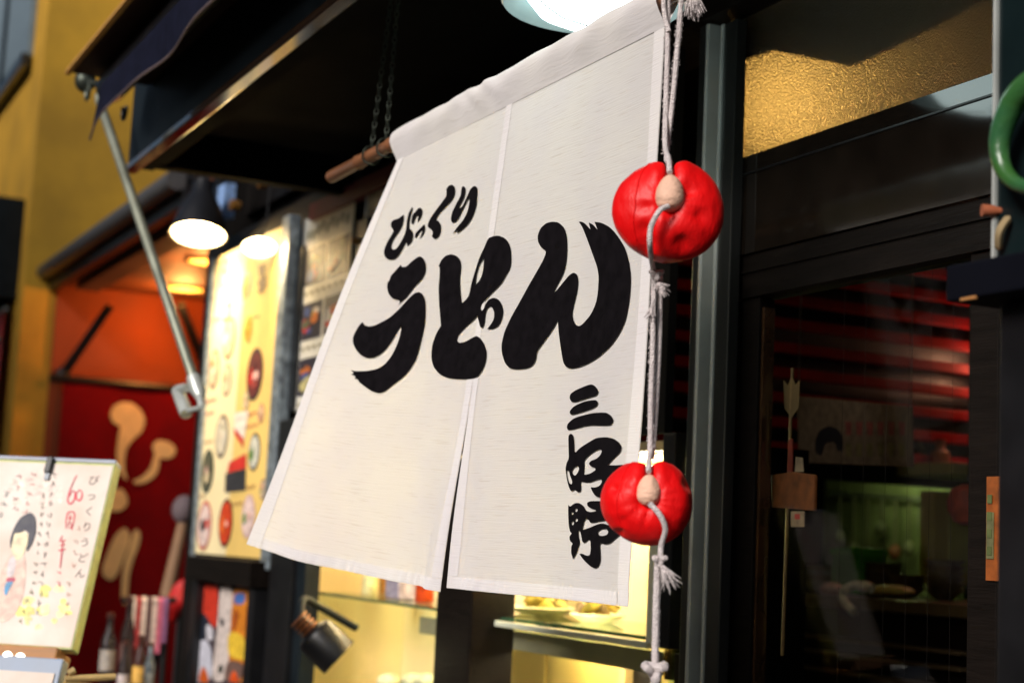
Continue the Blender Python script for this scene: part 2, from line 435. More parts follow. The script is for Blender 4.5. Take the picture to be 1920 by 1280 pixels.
# door frame jamb: flat bars with bright beads
def vbar(name, p0, p1, y0, y1, m, par, z0=.1, z1=None, bevel=.002):
    return MB().box(XF(p0, y0), XF(p1, y0), y0, y1, z0, z1 or ZF(p0, 56, y0)).build(name, m, par, bevel=bevel)
fr = vbar('door_frame', 1293, 1304, FY-.03, FY+.05, 'steel', shop)
vbar('bead', 1304.5, 1310, FY-.036, FY-.001, 'bead', fr)
vbar('frame_groove', 1310.5, 1331, FY+.012, FY+.05, 'black', fr)
vbar('bead', 1332, 1337, FY-.030, FY+.02, 'bead', fr)
vbar('frame_face', 1337.5, 1364, FY-.026, FY-.004, 'steel', fr)
hz = ZF(1310, 56, FY-.03)
MB().box(x_show1-.3, 1.2, FY-.05, FY+.1, hz+.002, CEIL).build('header_beam', 'wood_dark', shop)
MB().box(x_show1-.3, 1.2, FY-.062, FY-.052, hz+.05, hz+.075).build('beam_trim', 'wood_dark', shop)
# transom light, glossy lintel, lower beam
tr = MB().box(x_jamb1-.03, 1.2, FY+.004, FY+.010, z_lint_top+.002, hz).build('transom_pane', 'pebble', shop)
ln = MB().box(x_jamb1+.002, 1.2, FY+.0, FY+.05, z_lint_bot, z_lint_top).build('lintel', 'lacquer', shop)
MB().box(x_jamb1+.003, 1.2, FY-.003, FY-.001, z_lint_top-.034, z_lint_top-.031).build('lintel_line', 'black', ln)
MB().box(x_jamb1+.002, 1.2, FY+.006, FY+.06, z_beam_bot, z_lint_bot-.002).build('lintel_beam', 'wood_dark', shop)
MB().box(x_jamb1+.002, 1.2, FY+.001, FY+.0055, z_lint_bot-.034, z_lint_bot-.030).build('lintel_beam', 'wood_dark', shop)
# sliding door
door = MB().box(XF(1368, FY+.03), XF(1438, FY+.03), FY+.012, FY+.045, .12, z_beam_bot-.002).build('door', 'wood_dark', shop, bevel=.002)
tag(door, 'dark glazed sliding door')
MB().box(XF(1438.5, FY+.03), XF(1443, FY+.03), FY+.018, FY+.04, .16, z_beam_bot-.02).build('door_bead', 'strip', door)
MB().box(XF(1836, FY+.03), XF(1890, FY+.03), FY+.012, FY+.045, .12, z_beam_bot-.002).build('door_stile', 'wood_dark', door, bevel=.002)
MB().box(XF(1447, FY+.03), XF(1835, FY+.03), FY+.026, FY+.031, .5, z_beam_bot-.003).build('door_pane', 'glass', door)
MB().box(XF(1441, FY+.03), XF(1835, FY+.03), FY+.012, FY+.045, .12, .49).build('door_rail', 'wood_dark', door)
for k in range(8):
    x = XF(1588+k*41, FY+.03)
    MB().tube([(x, FY+.024, .5), (x, FY+.024, z_beam_bot-.004)], .00025, 5).build('wire', 'wood_dark', door)
MB().box(XF(1891, FY+.03), 1.2, FY+.07, FY+.1, .12, z_beam_bot-.002).build('door_stile', 'wood_dark', door)
# sidelight between showcase and door
sp = MB().box(x_show1+.045, x_side1-.001, FY+.03, FY+.034, 1.0, hz).build('sidelight', 'glass', shop)
tag(sp, 'narrow clear window between showcase and door frame')
vx = XF(1231, FY-.02)
MB().box(vx, XF(1254, FY-.02), FY+.002, FY+.028, ZF(1240, 1215, FY), ZF(1240, 812, FY)).build('post', 'black', sp, bevel=.003)
MB().box(x_show1+.001, x_side1-.001, FY+.04, FY+.1, .1, ZF(1240, 1225, FY)).build('sidelight_base', 'wood_dark', sp)
# showcase window
sc = thing('food_showcase', (-3.6, FY, 1.0), 'lit glass food showcase set into the shop front under the white curtain', 'showcase')
zs = 1.398
z_sh_bot = .96
MB().box(x_show0+.03, x_show1-.035, FY+.32, FY+.34, z_sh_bot, z_show_top-.01).build('back_panel', 'cream_wall', sc)
MB().box(x_show0+.002, x_show0+.028, FY+.01, FY+.34, z_sh_bot, z_show_top-.01).build('side_panel', 'cream_wall', sc)
MB().box(x_show1-.02, x_show1-.002, FY+.16, FY+.34, z_sh_bot, z_show_top-.01).build('side_panel', 'wood_dark', sc)
MB().box(x_show1-.012, x_show1-.006, FY+.036, FY+.159, z_sh_bot, z_show_top-.01).build('side_pane', 'greenglass', sc)
MB().box(x_show0+.03, x_show1-.035, FY+.122, FY+.315, z_sh_bot, z_sh_bot+.02).build('base_panel', 'cream_wall', sc)
MB().box(x_show0+.03, x_show1-.035, FY+.022, FY+.315, z_show_top-.03, z_show_top-.012).build('top_panel', 'cream_wall', sc)
gs = MB().box(XF(572, FY+.03, 1110), x_show1-.037, FY+.02, FY+.31, zs-.008, zs).build('shelf', 'greenglass', sc, bevel=.0015)
MB().box(XF(572, FY+.03, 1110), x_show1-.04, FY+.016, FY+.0195, zs-.007, zs-.001).build('shelf_edge', mat('green shelf edge', (.03, .10, .05), .2, coat=.5), gs)
MB().box(x_show1-.034, x_show1, FY-.004, FY+.028, zs-.012, ZF(1240, 930, FY)).build('frame', 'white_frame', sc, bevel=.004)
MB().box(XF(895, FY), x_show1-.036, FY+.0, FY+.014, zs-.022, zs-.009).build('frame', 'white_frame', sc, bevel=.003)
xm0, xm1 = XF(815, FY-.06, 1200), XF(880, FY-.06, 1200)
MB().box(xm0, xm1, FY-.06, FY+.05, .96, z_show_top-.03).build('mullion', 'wood_dark', sc, bevel=.004)
MB().box(XF(884, FY+.2, 1220), x_show1-.036, FY+.05, FY+.07, zs-.072, zs-.03).build('cabinet_rail', mat('olive grey rail', (.22, .21, .12), .5), sc)
cb = MB().box(XF(884, FY+.2, 1240), XF(1022, FY+.2, 1240), FY+.2, FY+.22, .98, zs-.05).build('cabinet_panel', 'yellow_panel', sc, bevel=.002)
MB().box(XF(1026, FY+.2, 1240), XF(1172, FY+.2, 1240), FY+.2, FY+.22, .98, zs-.05).build('cabinet_panel', 'yellow_panel', sc, bevel=.002)
MB().box(XF(1176, FY+.2, 1240), XF(1187, FY+.2, 1240), FY+.18, FY+.22, .98, zs-.05).build('cabinet_edge', 'wood_pale', sc, bevel=.002)
MB().box(XF(1188, FY+.2, 1240), XF(1225, FY+.2, 1240), FY+.2, FY+.22, .98, zs-.05).build('cabinet_panel', 'wood_dark', sc)
MB().box(x_show0+.03, x_show1-.036, FY+.0295, FY+.0325, .97, z_show_top-.031).build('pane', 'glass', sc)
tb = MB().tube([(x_show0+.25, FY+.16, z_show_top-.06), (x_show1-.2, FY+.16, z_show_top-.06)], .014, 10).build('lamp_tube', 'tube', sc)
MB().tube([(xm1+.05, FY+.10, zs-.06), (x_show1-.1, FY+.10, zs-.06)], .008, 10).build('lamp_tube', 'tube', sc)
# column at the showcase's far side
MB().box(XF(500, FY-.07, 1150), XF(540, FY-.07, 1150), FY-.07, FY-.001, .1, 1.9).build('column', 'black', shop, bevel=.003)
MB().box(XF(541, FY-.05, 1150), XF(566, FY-.05, 1150), FY-.05, FY-.001, .1, 1.9).build('column', 'teal', shop, bevel=.003)
# ------------------------------------------------------------------ the white door curtain
NX0, NX1, NY, NZ, NL = XF(747, 1.1, 298), XF(1247, 1.1, 62), 1.10, onY(748, 298, 1.1).z, .790
VS = .455                                       # where the slit starts (metres below the sleeve)
def noren(u, s, side=0):
    u = np.asarray(u, float); s = np.asarray(s, float)
    th = R_(1.0)+R_(17.4)*np.clip(1-u, 0, 1)**2.25
    s = s*(1-.025*np.clip(1-2*u, 0, 1))
    sag = .010*np.sin(np.pi*np.clip(s/NL, 0, 1))*(1-u)
    q = np.clip((s-VS)/(NL-VS), 0, 1)
    x = NX0+(NX1-NX0)*u
    fold = 0.0085*np.sin(u*15+s*3.0+.6)*(s/NL) + .0042*np.sin(u*37-s*9)*(s/NL)**1.3 + .006*np.sin((u-.47)*60+(s-.3)*10)*np.exp(-((u-.47)/.12)**2)*q
    fold += .0035*np.exp(-((u-.78-.05*s)/.05)**2)*(s/NL)
    x = x + side*.0022*q*np.exp(-np.abs(u-.5)*5) - .014*np.clip(1-u*1.6, 0, 1)*np.sin(np.pi*s/NL)*.4
    y = NY - s*np.sin(th) + fold - sag + side*.004*q**1.5*np.exp(-np.abs(u-.5)*7)
    pk = .0016*np.sin(u*290+np.sin(u*47)*3)*(.5+.5*np.sin(u*33+1))*np.exp(-((NL-.012-s)/.014)**2)
    z = NZ - s*np.cos(th)
    return np.stack([x, y+pk, z], -1)
def proj(P):
    d = P-np.array(EYE)
    a = d@np.array(CR); b = d@np.array(CU); c = d@np.array(F_)
    return np.stack([960+FPX*a/c, 640-FPX*b/c], -1)
def px_to_us(pts):
    T = np.array(pts, float); u = np.clip((T[:, 0]-600)/600, .05, .95); s = np.clip((T[:, 1]-100)/900*NL, .05, NL)
    for _ in range(25):
        p = proj(noren(u, s)); e = T-p; h = 1e-4
        du = (proj(noren(u+h, s))-p)/h; ds = (proj(noren(u, s+h))-p)/h
        det = du[:, 0]*ds[:, 1]-du[:, 1]*ds[:, 0]
        u = np.clip(u+np.clip((e[:, 0]*ds[:, 1]-e[:, 1]*ds[:, 0])/det, -.2, .2), 0, 1)
        s = np.clip(s+np.clip((du[:, 0]*e[:, 1]-du[:, 1]*e[:, 0])/det, -.2, .2), 0, NL)
    return u, s
def front(u, s, side=0, off=.0008):             # a point just proud of the street side of the cloth
    h = 1e-3
    p = noren(u, s, side); n = np.cross(noren(u+h, s, side)-p, noren(u, s+h, side)-p)
    n /= np.linalg.norm(n, axis=-1, keepdims=True)
    n *= np.sign(-n[..., 1:2])
    return p+n*off
def grid_obj(name, us, ss, side, m, parent, off=0.0):
    U, V = np.meshgrid(us, ss); P = front(U, V, side, off) if off else noren(U, V, side)
    nu, nv = len(us), len(ss)
    me = bpy.data.meshes.new(name)
    f = [(j*nu+i, j*nu+i+1, (j+1)*nu+i+1, (j+1)*nu+i) for j in range(nv-1) for i in range(nu-1)]
    me.from_pydata([tuple(p) for p in P.reshape(-1, 3)], [], f)
    uv = me.uv_layers.new(name='UVMap'); UU = U.ravel()*(NX1-NX0); VV = V.ravel()
    for l in me.loops: uv.data[l.index].uv = (UU[l.vertex_index], VV[l.vertex_index])
    for p in me.polygons: p.use_smooth = True
    me.materials.append(M[m]); o = bpy.data.objects.new(name, me); COL.objects.link(o)
    if parent is not None: o.parent = parent; o.matrix_parent_inverse = Matrix.Translation(-parent.location)
    return o
nor = thing('door_curtain', ((NX0+NX1)/2, NY, NZ-NL), 'white split cotton shop curtain with bold black brush lettering', 'curtain')
A = np.linspace
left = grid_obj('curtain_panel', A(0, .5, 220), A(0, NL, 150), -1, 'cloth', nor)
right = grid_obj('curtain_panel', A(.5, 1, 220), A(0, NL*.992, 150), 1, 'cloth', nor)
hw = .030/(NX1-NX0)
grid_obj('hem', A(.0008, hw, 8), A(.002, NL-.001, 150), -1, 'hem', left, .0010)
grid_obj('hem', A(hw+.001, .5, 220), A(NL-.019, NL-.0005, 8), -1, 'hem', left, .0012)
grid_obj('hem', A(.5-.020, .4995, 6), A(VS, NL-.020, 60), -1, 'hem', left, .0010)
grid_obj('hem', A(1-hw*.9, .9995, 8), A(.002, NL*.992-.001, 150), 1, 'hem', right, .0010)
grid_obj('hem', A(.5005, 1-hw, 220), A(NL*.992-.018, NL*.992-.0005, 8), 1, 'hem', right, .0012)
grid_obj('hem', A(.5005, .5+.020, 6), A(VS, NL*.992-.019, 60), 1, 'hem', right, .0010)
grid_obj('seam', A(.5-.012, .5+.010, 8), A(.001, VS-.001, 70), 0, 'hem', right, .0009)
# sleeve round the rod
def sleeve():
    b = MB(); n = 180; prof = []
    for k in range(19):
        t = k/18; a = -math.pi*.5+math.pi*2*t*.0
        ang = math.pi*(1.08-1.16*t)             # from the front, over the top, to the back
        prof.append((-.021*math.cos(ang-math.pi)*1.0, .038+.021*math.sin(ang)))
    prof = [(.000, -.004), (-.006, .006), (-.014, .018)] + [(-.021*math.cos(R_(a)), .036+.021*math.sin(R_(a))) for a in range(-20, 201, 14)] + [(.014, .018), (.007, .006), (.003, -.003)]
    m = len(prof)
    for i in range(n):
        u = i/(n-1); x = NX0-.004+(NX1-NX0+.006)*u
        w = .0012*math.sin(u*23)+.0007*math.sin(u*61+1)
        bul = .8+.10*math.exp(-((u-.42)/.05)**2)+.04*math.sin(u*9)
        for j, (py, pz) in enumerate(prof):
            cr = .0022*math.sin(u*85+j*.7)*math.exp(-((u-.40)/.09)**2)+.0012*math.sin(u*48-j*.5)
            b.v.append((x, NY+py*bul-(.0011 if py <= 0 else 0)+(w*.5+cr if 1 < j < m-2 else 0), NZ+pz+(w if 2 < j < m-3 else 0)))
    for i in range(n-1):
        for j in range(m-1):
            b.f.append((i*m+j, i*m+j+1, (i+1)*m+j+1, (i+1)*m+j))
    o = b.build('sleeve', 'hem', nor, smooth=True)
    uv = o.data.uv_layers.new(name='UVMap')
    for l in o.data.loops:
        c = o.data.vertices[l.vertex_index].co; uv.data[l.index].uv = (c.x, c.z+c.y)
    return o
sleeve()
# brush lettering, traced stroke by stroke
def Z(pts, x0, y0, s, s2=None):
    return [((x0+p[0]/s, y0+p[1]/(s2 or s)) + tuple(p[2:])) for p in pts]
z1 = lambda p: Z(p, 640, 330, 6.4)
z2 = lambda p: Z(p, 650, 470, 4.57)
z3 = lambda p: Z(p, 820, 420, 4.267)
z4 = lambda p: Z(p, 930, 400, 4.267)
z5 = lambda p: Z(p, 1040, 700, 3.369)
z6 = lambda p: Z(p, 1050, 800, 4.571)
G = [
 [z1([(760,470,1),(762,520),(745,600),(700,680),(640,760),(610,830),(612,870),(640,892),(680,870),(730,790),(770,710),(790,640),(797,540),(815,460),(840,410),(862,375,1),(868,392),(855,440),(835,510),(825,590),(830,640),(860,655),(873,700),(868,760),(845,810),(815,835),(800,845,1),(800,815),(790,795),(745,880),(700,960),(650,1005),(590,1012),(540,985),(520,935),(528,880),(560,800),(610,720),(640,665),(625,640),(605,610),(607,560),(640,530),(700,515),(740,480)])],
 [z1([(980,400),(985,450),(965,510),(925,562,1),(930,510),(940,490),(920,480),(900,510),(880,570),(865,585),(850,570),(855,510),(870,460),(905,430),(930,395),(955,385)])],
 [z1([(1012,588,1),(1018,640),(1000,700),(945,765,1),(960,730),(985,670),(975,658),(950,680),(920,730),(900,752),(892,735),(900,690),(930,660),(970,620),(1000,590)])],
 [z1([(1340,108),(1370,130),(1378,180),(1370,240),(1330,310),(1260,380),(1190,450),(1145,530),(1180,545),(1205,590),(1210,650),(1190,715),(1150,760),(1120,755),(1095,725),(1110,700),(1105,660),(1080,635),(1050,620),(1048,585),(1080,510),(1150,410),(1220,320),(1270,250),(1275,190),(1270,165),(1300,120)])],
 [z1([(1480,125),(1503,150),(1500,210),(1485,270),(1440,350),(1425,392,1),(1450,385),(1480,340),(1520,250),(1560,160),(1600,125),(1635,130),(1648,170),(1640,270),(1635,350),(1610,440),(1570,530),(1510,610),(1405,695,1),(1402,660,1),(1345,698,1),(1400,620),(1470,540),(1520,450),(1545,350),(1553,265,1),(1530,290),(1490,370),(1450,450),(1410,530),(1370,565),(1335,560),(1325,510),(1340,440),(1400,320),(1445,240),(1450,180),(1460,135)])],
 [z2([(470,125,1),(485,145),(520,140),(570,90),(630,48),(665,65),(688,120),(685,190),(650,255),(600,300),(560,350),(520,405),(480,435),(450,470,1),(470,430),(400,415),(365,370),(353,315),(360,270),(375,260),(385,220),(430,170)])],
 [z2([(145,615,1),(160,640),(200,653),(260,640),(380,575),(460,500),(540,410),(590,365),(630,355),(660,375),(683,430),(685,520),(680,630),(655,740),(630,850),(600,940),(550,1020),(500,1080),(400,1155),(325,1215),(280,1223),(210,1200),(150,1155),(110,1125),(108,1105,1),(78,1100,1),(85,1078,1),(45,1062,1),(70,1050,1),(42,1025,1),(90,1035),(180,1033),(270,1015),(330,980),(385,915),(430,830),(460,750),(478,665),(470,655),(450,680),(400,770),(350,840),(300,890),(240,920),(190,925),(130,900),(85,850),(60,790),(60,745),(85,690),(120,635)])],
 [z3([(18,340,1),(40,290),(75,255),(120,243),(165,258),(192,290),(200,340),(188,440),(192,540),(203,635,1),(230,615),(262,575),(280,480),(310,380),(345,270),(385,190),(412,120),(450,100),(500,94),(550,115),(580,150),(598,210),(600,310),(590,360),(560,410),(525,475),(470,530),(400,600),(360,645),(355,675),(365,697),(380,680),(395,640),(420,605),(460,590),(500,605),(525,645),(537,700),(525,770),(495,820),(450,842),(408,842,1),(440,800),(462,760),(465,710),(450,670),(430,658),(405,680),(392,730),(388,790),(372,833),(352,825),(340,780),(328,735,1),(300,770),(230,830),(175,890),(163,930),(180,953),(230,945),(280,915),(320,895),(350,910),(385,960),(405,1030),(395,1110),(365,1180),(325,1228),(270,1240),(180,1242),(100,1235),(30,1207),(-19,1151),(-38,1091),(-40,1031),(-31,959),(0,875),(37,815,1),(30,730),(22,640),(18,500),(25,440),(28,350)]),
  z3([(383,270,1),(345,330),(322,410),(313,492,1),(345,455),(365,415),(378,350)])],
 [z4([(405,300),(370,275),(345,230),(342,180),(365,120),(410,80),(460,68),(510,75),(555,115),(577,190),(578,330),(565,430),(545,490),(510,555),(485,600),(475,640,1),(500,610),(545,555),(590,500),(625,475),(655,485),(668,530),(660,620),(635,720),(618,800),(625,850),(645,890),(670,905),(700,890),(770,810),(810,720),(825,640),(833,510),(820,430),(780,320),(740,210),(700,110),(672,70,1),(690,67),(720,80),(765,130,1),(752,75,1),(785,90),(822,132,1),(798,70,1),(850,75),(920,110),(975,170),(1040,270),(1075,390),(1090,520),(1080,680),(1050,850),(1000,960),(930,1060),(830,1150),(730,1210),(650,1238),(600,1243),(565,1225),(545,1190),(525,1070),(510,950),(503,855,1),(470,920),(400,1020),(335,1105),(332,1160),(310,1210),(265,1240),(180,1250),(120,1243),(80,1200),(55,1120),(52,1050),(75,950),(130,830),(210,690),(270,580),(340,460),(390,370),(408,320)])],
 [z5([(120,187),(100,160),(105,130),(140,105),(235,66),(265,80),(285,110),(275,138),(220,155)])],
 [z5([(103,235),(130,205),(200,175),(265,166),(282,180),(275,205),(240,225),(120,263),(102,255)])],
 [z5([(92,362),(82,340),(90,315),(130,280),(240,250),(330,245),(365,265),(380,295),(365,325),(330,328),(220,326)])],
 [z6([(80,75),(100,58),(122,70),(130,130),(132,230),(180,180),(260,130),(320,95),(400,87),(470,100),(520,135),(540,175),(525,220),(470,270),(418,328,1),(480,330),(545,325),(640,330),(660,400),(600,440),(450,480),(400,600),(355,608),(310,590),(285,550),(270,515),(310,520),(350,505),(372,470),(365,445),(330,450),(270,475),(220,475),(185,465),(190,520),(185,555),(160,560),(135,535),(105,555),(85,520),(65,440),(55,360),(65,310),(85,270),(82,190)]),
  z6([(65,372),(85,375),(95,420),(115,470),(108,495),(85,480),(68,420)]),
  z6([(110,380),(130,345),(165,335),(174,360),(160,395),(138,420),(118,405)]),
  z6([(215,290),(250,250),(310,205),(355,188),(372,205),(355,245),(320,275),(275,290),(256,315),(275,340),(310,350),(317,370),(270,400),(220,412),(212,400),(220,350)])],
 [z6([(80,668,1),(95,685),(130,655),(170,650),(210,675),(235,720),(270,730),(320,722),(315,710),(280,700),(245,680),(240,650),(270,635),(355,635),(450,640),(560,700),(540,790),(380,800),(270,825),(255,795),(230,785),(215,810),(200,882,1),(260,865),(340,830),(385,825),(470,860),(560,900),(490,950),(440,995),(400,1005),(350,990),(355,1080),(358,1140),(340,1195),(310,1212),(270,1195),(210,1140),(175,1088,1),(200,1085),(240,1105),(265,1100),(273,1050),(270,970),(250,965),(220,995),(200,985),(190,930),(180,890),(165,890),(166,930),(178,985),(175,1000),(150,1080),(120,1132,1),(103,1080),(105,1020),(120,1000),(92,975),(88,940),(110,910),(95,900),(82,840),(78,720)]),
  z6(ell(148, 713, 12, 15, 10)), z6(ell(115, 740, 10, 12, 10)), z6(ell(150, 798, 12, 16, 10)), z6(ell(117, 825, 11, 18, 10)),
  z6([(330,900),(360,875),(400,868),(425,890),(420,920),(380,935),(345,930)])],
]
for g in G:
    tr_ = fill2d([chaikin(L, 2) for L in g], 9.0)
    u, s = px_to_us(tr_[0])
    P = front(u, s, 0, .0021)
    P += (noren(u, s, 1)-noren(u, s, 0))*(u > .5)[:, None] + (noren(u, s, -1)-noren(u, s, 0))*(u <= .5)[:, None]
    b = MB(); b.v = [tuple(p) for p in P]; b.f = list(tr_[1])
    b.build('printed_stroke', 'ink', nor, smooth=True)

# ------------------------------------------------------------------ rod, chains, ceiling lamp
ry, rz = NY+.0005, NZ+.036
rx0 = XF(621, ry, 335)
rod = MB()
pts = [(rx0, ry, rz)]; rr = [.0130]
x = rx0
while x < NX1+.09:
    pts += [(x+.006, ry, rz), (x+.15, ry, rz), (x+.158, ry, rz), (x+.164, ry, rz)]; rr += [.0135, .0128, .0150, .0150]; x += .17
ro = rod.tube(pts, rr, 14).build('curtain_rod', 'bamboo', None, smooth=True)
tag(ro, 'brown bamboo rod carrying the white shop curtain', 'rod')
def chain(p0, p1, name, label):
    p0, p1 = Vector(p0), Vector(p1); d = p1-p0; n = int(d.length/.0125); t = d.normalized()
    a = t.orthogonal().normalized(); c = t.cross(a); b = MB()
    for i in range(n):
        o = p0+d*((i+.5)/n); s1, s2 = (a, c) if i % 2 else (c, a)
        ring = [o+t*(.0082*math.sin(q))+s1*(.0042*math.cos(q)) for q in [2*math.pi*k/10 for k in range(10)]]
        b.tube(ring+[ring[0], ring[1]], .0014, 5, False)
    o = b.build(name, 'chain', None, smooth=True)
    return tag(o, label, 'chain', 'chains holding the curtain rod')
def upto(pa, pb):                                 # line on the rod's plane carried up to the soffit
    a, b = onY(*pa, NY), onY(*pb, NY); t = (CEIL-a.z)/(b.z-a.z); return a, a+(b-a)*t
a, b_ = upto((697, 276), (733, 0))
chain(a, b_, 'hanging_chain', 'tarnished chain looped round the bare end of the rod')
a2, b2 = upto((724, 262), (746, 0))
chain(a2, b2, 'hanging_chain', 'tarnished chain beside the curtain top edge, second from the rod end')
for p in (a, a2):
    ring = [(p.x+.0035*math.sin(3*q), ry+.0185*math.cos(q), rz+.0185*math.sin(q)) for q in [2*math.pi*k/16 for k in range(18)]]
    o = MB().tube(ring, .0022, 6, False).build('chain_ring', 'chain', None, smooth=True)
    tag(o, 'dark metal ring round the rod under the ' + ('outer chain' if p is a else 'inner chain'), 'ring', 'rings round the curtain rod')
# ceiling lamp behind the curtain top
ly = 1.185
lc = onY(1112, 20, ly)
lx, lz = lc.x, onY(1100, 56, ly).z
cl = thing('ceiling_lamp', (lx, ly, lz), 'round white glass ceiling lamp glowing above the curtain', 'lamp')
R = .118
MB().lathe([(0.001, 0), (R*.45, .006), (R*.75, .022), (R*.94, .05), (R, .085), (R*.98, .12)], (lx, ly, lz), seg=40).build('lamp_bowl', 'dome', cl, smooth=True)
MB().lathe([(R*1.0, .123), (R*1.17, .126), (R*1.2, .14), (R*1.14, .19), (R*.9, .235), (.05, .24)], (lx, ly, lz), seg=40).build('lamp_skirt', 'domeglass', cl, smooth=True)
MB().lathe([(.045, .235), (.05, CEIL-lz+.003)], (lx, ly, lz), seg=20).build('stem', 'black', cl, smooth=True)
MB().lathe([(R*.99, .050), (R*1.22, .034), (R*1.26, .040), (R*1.24, .060), (R*1.01, .075)], (lx, ly, lz), seg=40).build('lamp_rim', 'domeglass', cl, smooth=True)
for q in (0.5, 2.6, 4.7):
    ribs = [(lx+math.cos(q)*r*1.012, ly+math.sin(q)*r*1.012, lz+h-.001) for r, h in ((R*.05, 0), (R*.45, .005), (R*.75, .021), (R*.94, .049), (R, .085), (R*.99, .122))]
    MB().tube(ribs, .0012, 5).build('rib', 'steel', cl)

# ------------------------------------------------------------------ red charm string
CH = thing('charm_string', tuple(onY(1228, 1262, 1.03)), 'white cord strung with two red satin monkey charms beside the curtain', 'charm')
def cushion(pc, Yc, Rp, seed, name='charm_body'):
    c = onY(*pc, Yc); depth = (c-EYE).dot(F_); R = Rp*depth/FPX
    psi = math.atan2(-(c.x-EYE.x), -(EYE.y-c.y)) ; psi = math.atan2(EYE.x-c.x, -(EYE.y-c.y))
    rs = random.Random(seed)
    dents = [(rs.uniform(-.9, .9), rs.uniform(-.8, .5), rs.uniform(.06, .13), rs.uniform(.10, .20)) for _ in range(9)]
    ph = [rs.uniform(0, 6.28) for _ in range(6)]
    sm = lambda a, b, x: (lambda t: t*t*(3-2*t))(min(1, max(0, (x-a)/(b-a))))
    b = MB(); nr, ns = 72, 96; cs, sn = math.cos(psi), math.sin(psi)
    def W3(x, y, z): return (c.x+cs*x-sn*y, c.y+sn*x+cs*y, c.z+z)
    def surf(th, q):
        x, y, z = math.sin(th)*math.sin(q), -math.sin(th)*math.cos(q), math.cos(th)
        r = 1+.035*math.sin(2*q+ph[0])*math.sin(th)**2+.03*math.sin(3*th+ph[1])*math.sin(q+ph[2])+.02*math.sin(5*q+ph[3])*math.sin(th)**3
        f = sm(.25, -.2, y)                     # front half
        gw = .055+.10*(1-max(0, z))
        g = math.exp(-(x/gw)**2)*sm(-.18, .12, z)
        r -= (.36*f+.16*(1-f)*sm(.3, .9, z))*g
        r += .05*math.exp(-((abs(x)-.27)/.12)**2)*sm(-.2, .3, z)*f
        r -= .09*math.exp(-((x-.10-.25*z)/.06)**2)*sm(.05, -.12, z)*sm(-.75, -.3, z)*f
        r -= .05*math.exp(-((x+.16-.3*z)/.05)**2)*sm(.05, -.1, z)*sm(-.6, -.3, z)*f
        for (dx, dz, da, dw) in dents:
            r -= da*math.exp(-((x-dx)**2+(z-dz)**2)/dw**2)*f*.9
        an = math.atan2(z-.02, x); rr_ = math.hypot(x, z-.02)
        r -= .024*abs(math.sin(6.5*an+ph[4]+1.2*math.sin(3*an)))**6*sm(.05, .2, rr_)*sm(.95, .35, rr_)*f
        r -= .20*math.exp(-((x-.02)**2+(z+.02)**2)/.075)*f
        r += .005*math.sin(9*x+14*z+ph[5])*math.sin(7*z-5*x)*f
        r -= .16*sm(.86, 1, z)                  # pinched top
        return W3(R*r*x, R*r*y*.66, R*r*z*.95)
    for k in range(nr+1):
        for j in range(ns):
            b.v.append(surf(math.pi*k/nr, 2*math.pi*j/ns))
    for k in range(nr):
        for j in range(ns):
            b.f.append((k*ns+j, (k+1)*ns+j, (k+1)*ns+(j+1) % ns, k*ns+(j+1) % ns))
    o = b.build(name, 'satin', CH, smooth=True)
    for p in o.data.polygons: p.use_smooth = True
    for q0, ta, tb_ in ((-.95, .30, 2.3), (2.2, .3, 2.6)):
        MB().tube([surf(ta+(tb_-ta)*k/40, q0+.25*math.sin(k/14)) for k in range(41)], .0011, 6).build('seam', 'satin', o, smooth=True)
    # head
    h = MB(); n1, n2 = 18, 24
    for k in range(n1+1):
        t = math.pi*k/n1
        for j in range(n2):
            q = 2*math.pi*j/n2; w = (.262-.055*math.cos(t))*R*(1+.012*math.sin(7*q+t*5))
            h.v.append(W3(.02*R+w*math.sin(t)*math.sin(q), -.53*R-w*math.sin(t)*math.cos(q), .225*R+.345*R*math.cos(t)))
    for k in range(n1):
        for j in range(n2):
            h.f.append((k*n2+j, (k+1)*n2+j, (k+1)*n2+(j+1) % n2, k*n2+(j+1) % n2))
    h.build('charm_head', 'skin', o, smooth=True)
    return c, R, W3
Y1, Y2 = 1.010, 1.020
c1, R1, W1 = cushion((1253, 397), Y1, 102, 3)
c2, R2, W2 = cushion((1214, 940), Y2, 86, 11)
def cord(pts, r=.0034, name='cord', par=None):
    L = smooth_line(pts, 10); return MB().tube(L, r, 8).build(name, 'cord', par or CH, smooth=True)
cY = 1.035
top = onY(1262, -70, cY)
cord([onY(1252, -60, cY), onY(1252, 60, cY), onY(1249, 180, cY), onY(1247, 270, cY-.01), W1(-.03*R1, -.25*R1, .93*R1), W1(.0, -.55*R1, .60*R1)])
cord([onY(1281, -60, cY+.01), onY(1276, 20, cY+.01), onY(1262, 180, cY+.005), onY(1250, 290, cY), W1(-.01*R1, -.15*R1, .90*R1)])
cord([onY(1243, -60, cY-.01), onY(1245, 20, cY-.008), onY(1254, 60, cY-.005)], .003)
cord([W1(.0, -.76*R1, -.06*R1), W1(-.16*R1, -.86*R1, -.18*R1), W1(-.30*R1, -.80*R1, -.48*R1), W1(-.30*R1, -.62*R1, -.80*R1), onY(1224, 500, cY-.02), onY(1226, 520, cY-.01)])
cord([onY(1226, 515, cY-.008), onY(1224, 640, cY-.008), onY(1220, 760, cY-.008), onY(1219, 845, cY-.008), W2(0, -.3*R2, .88*R2), W2(0, -.55*R2, .62*R2)])
cord([onY(1238, 515, cY+.004), onY(1236, 640, cY+.004), onY(1228, 790, cY+.002), onY(1222, 860, cY-.004)])
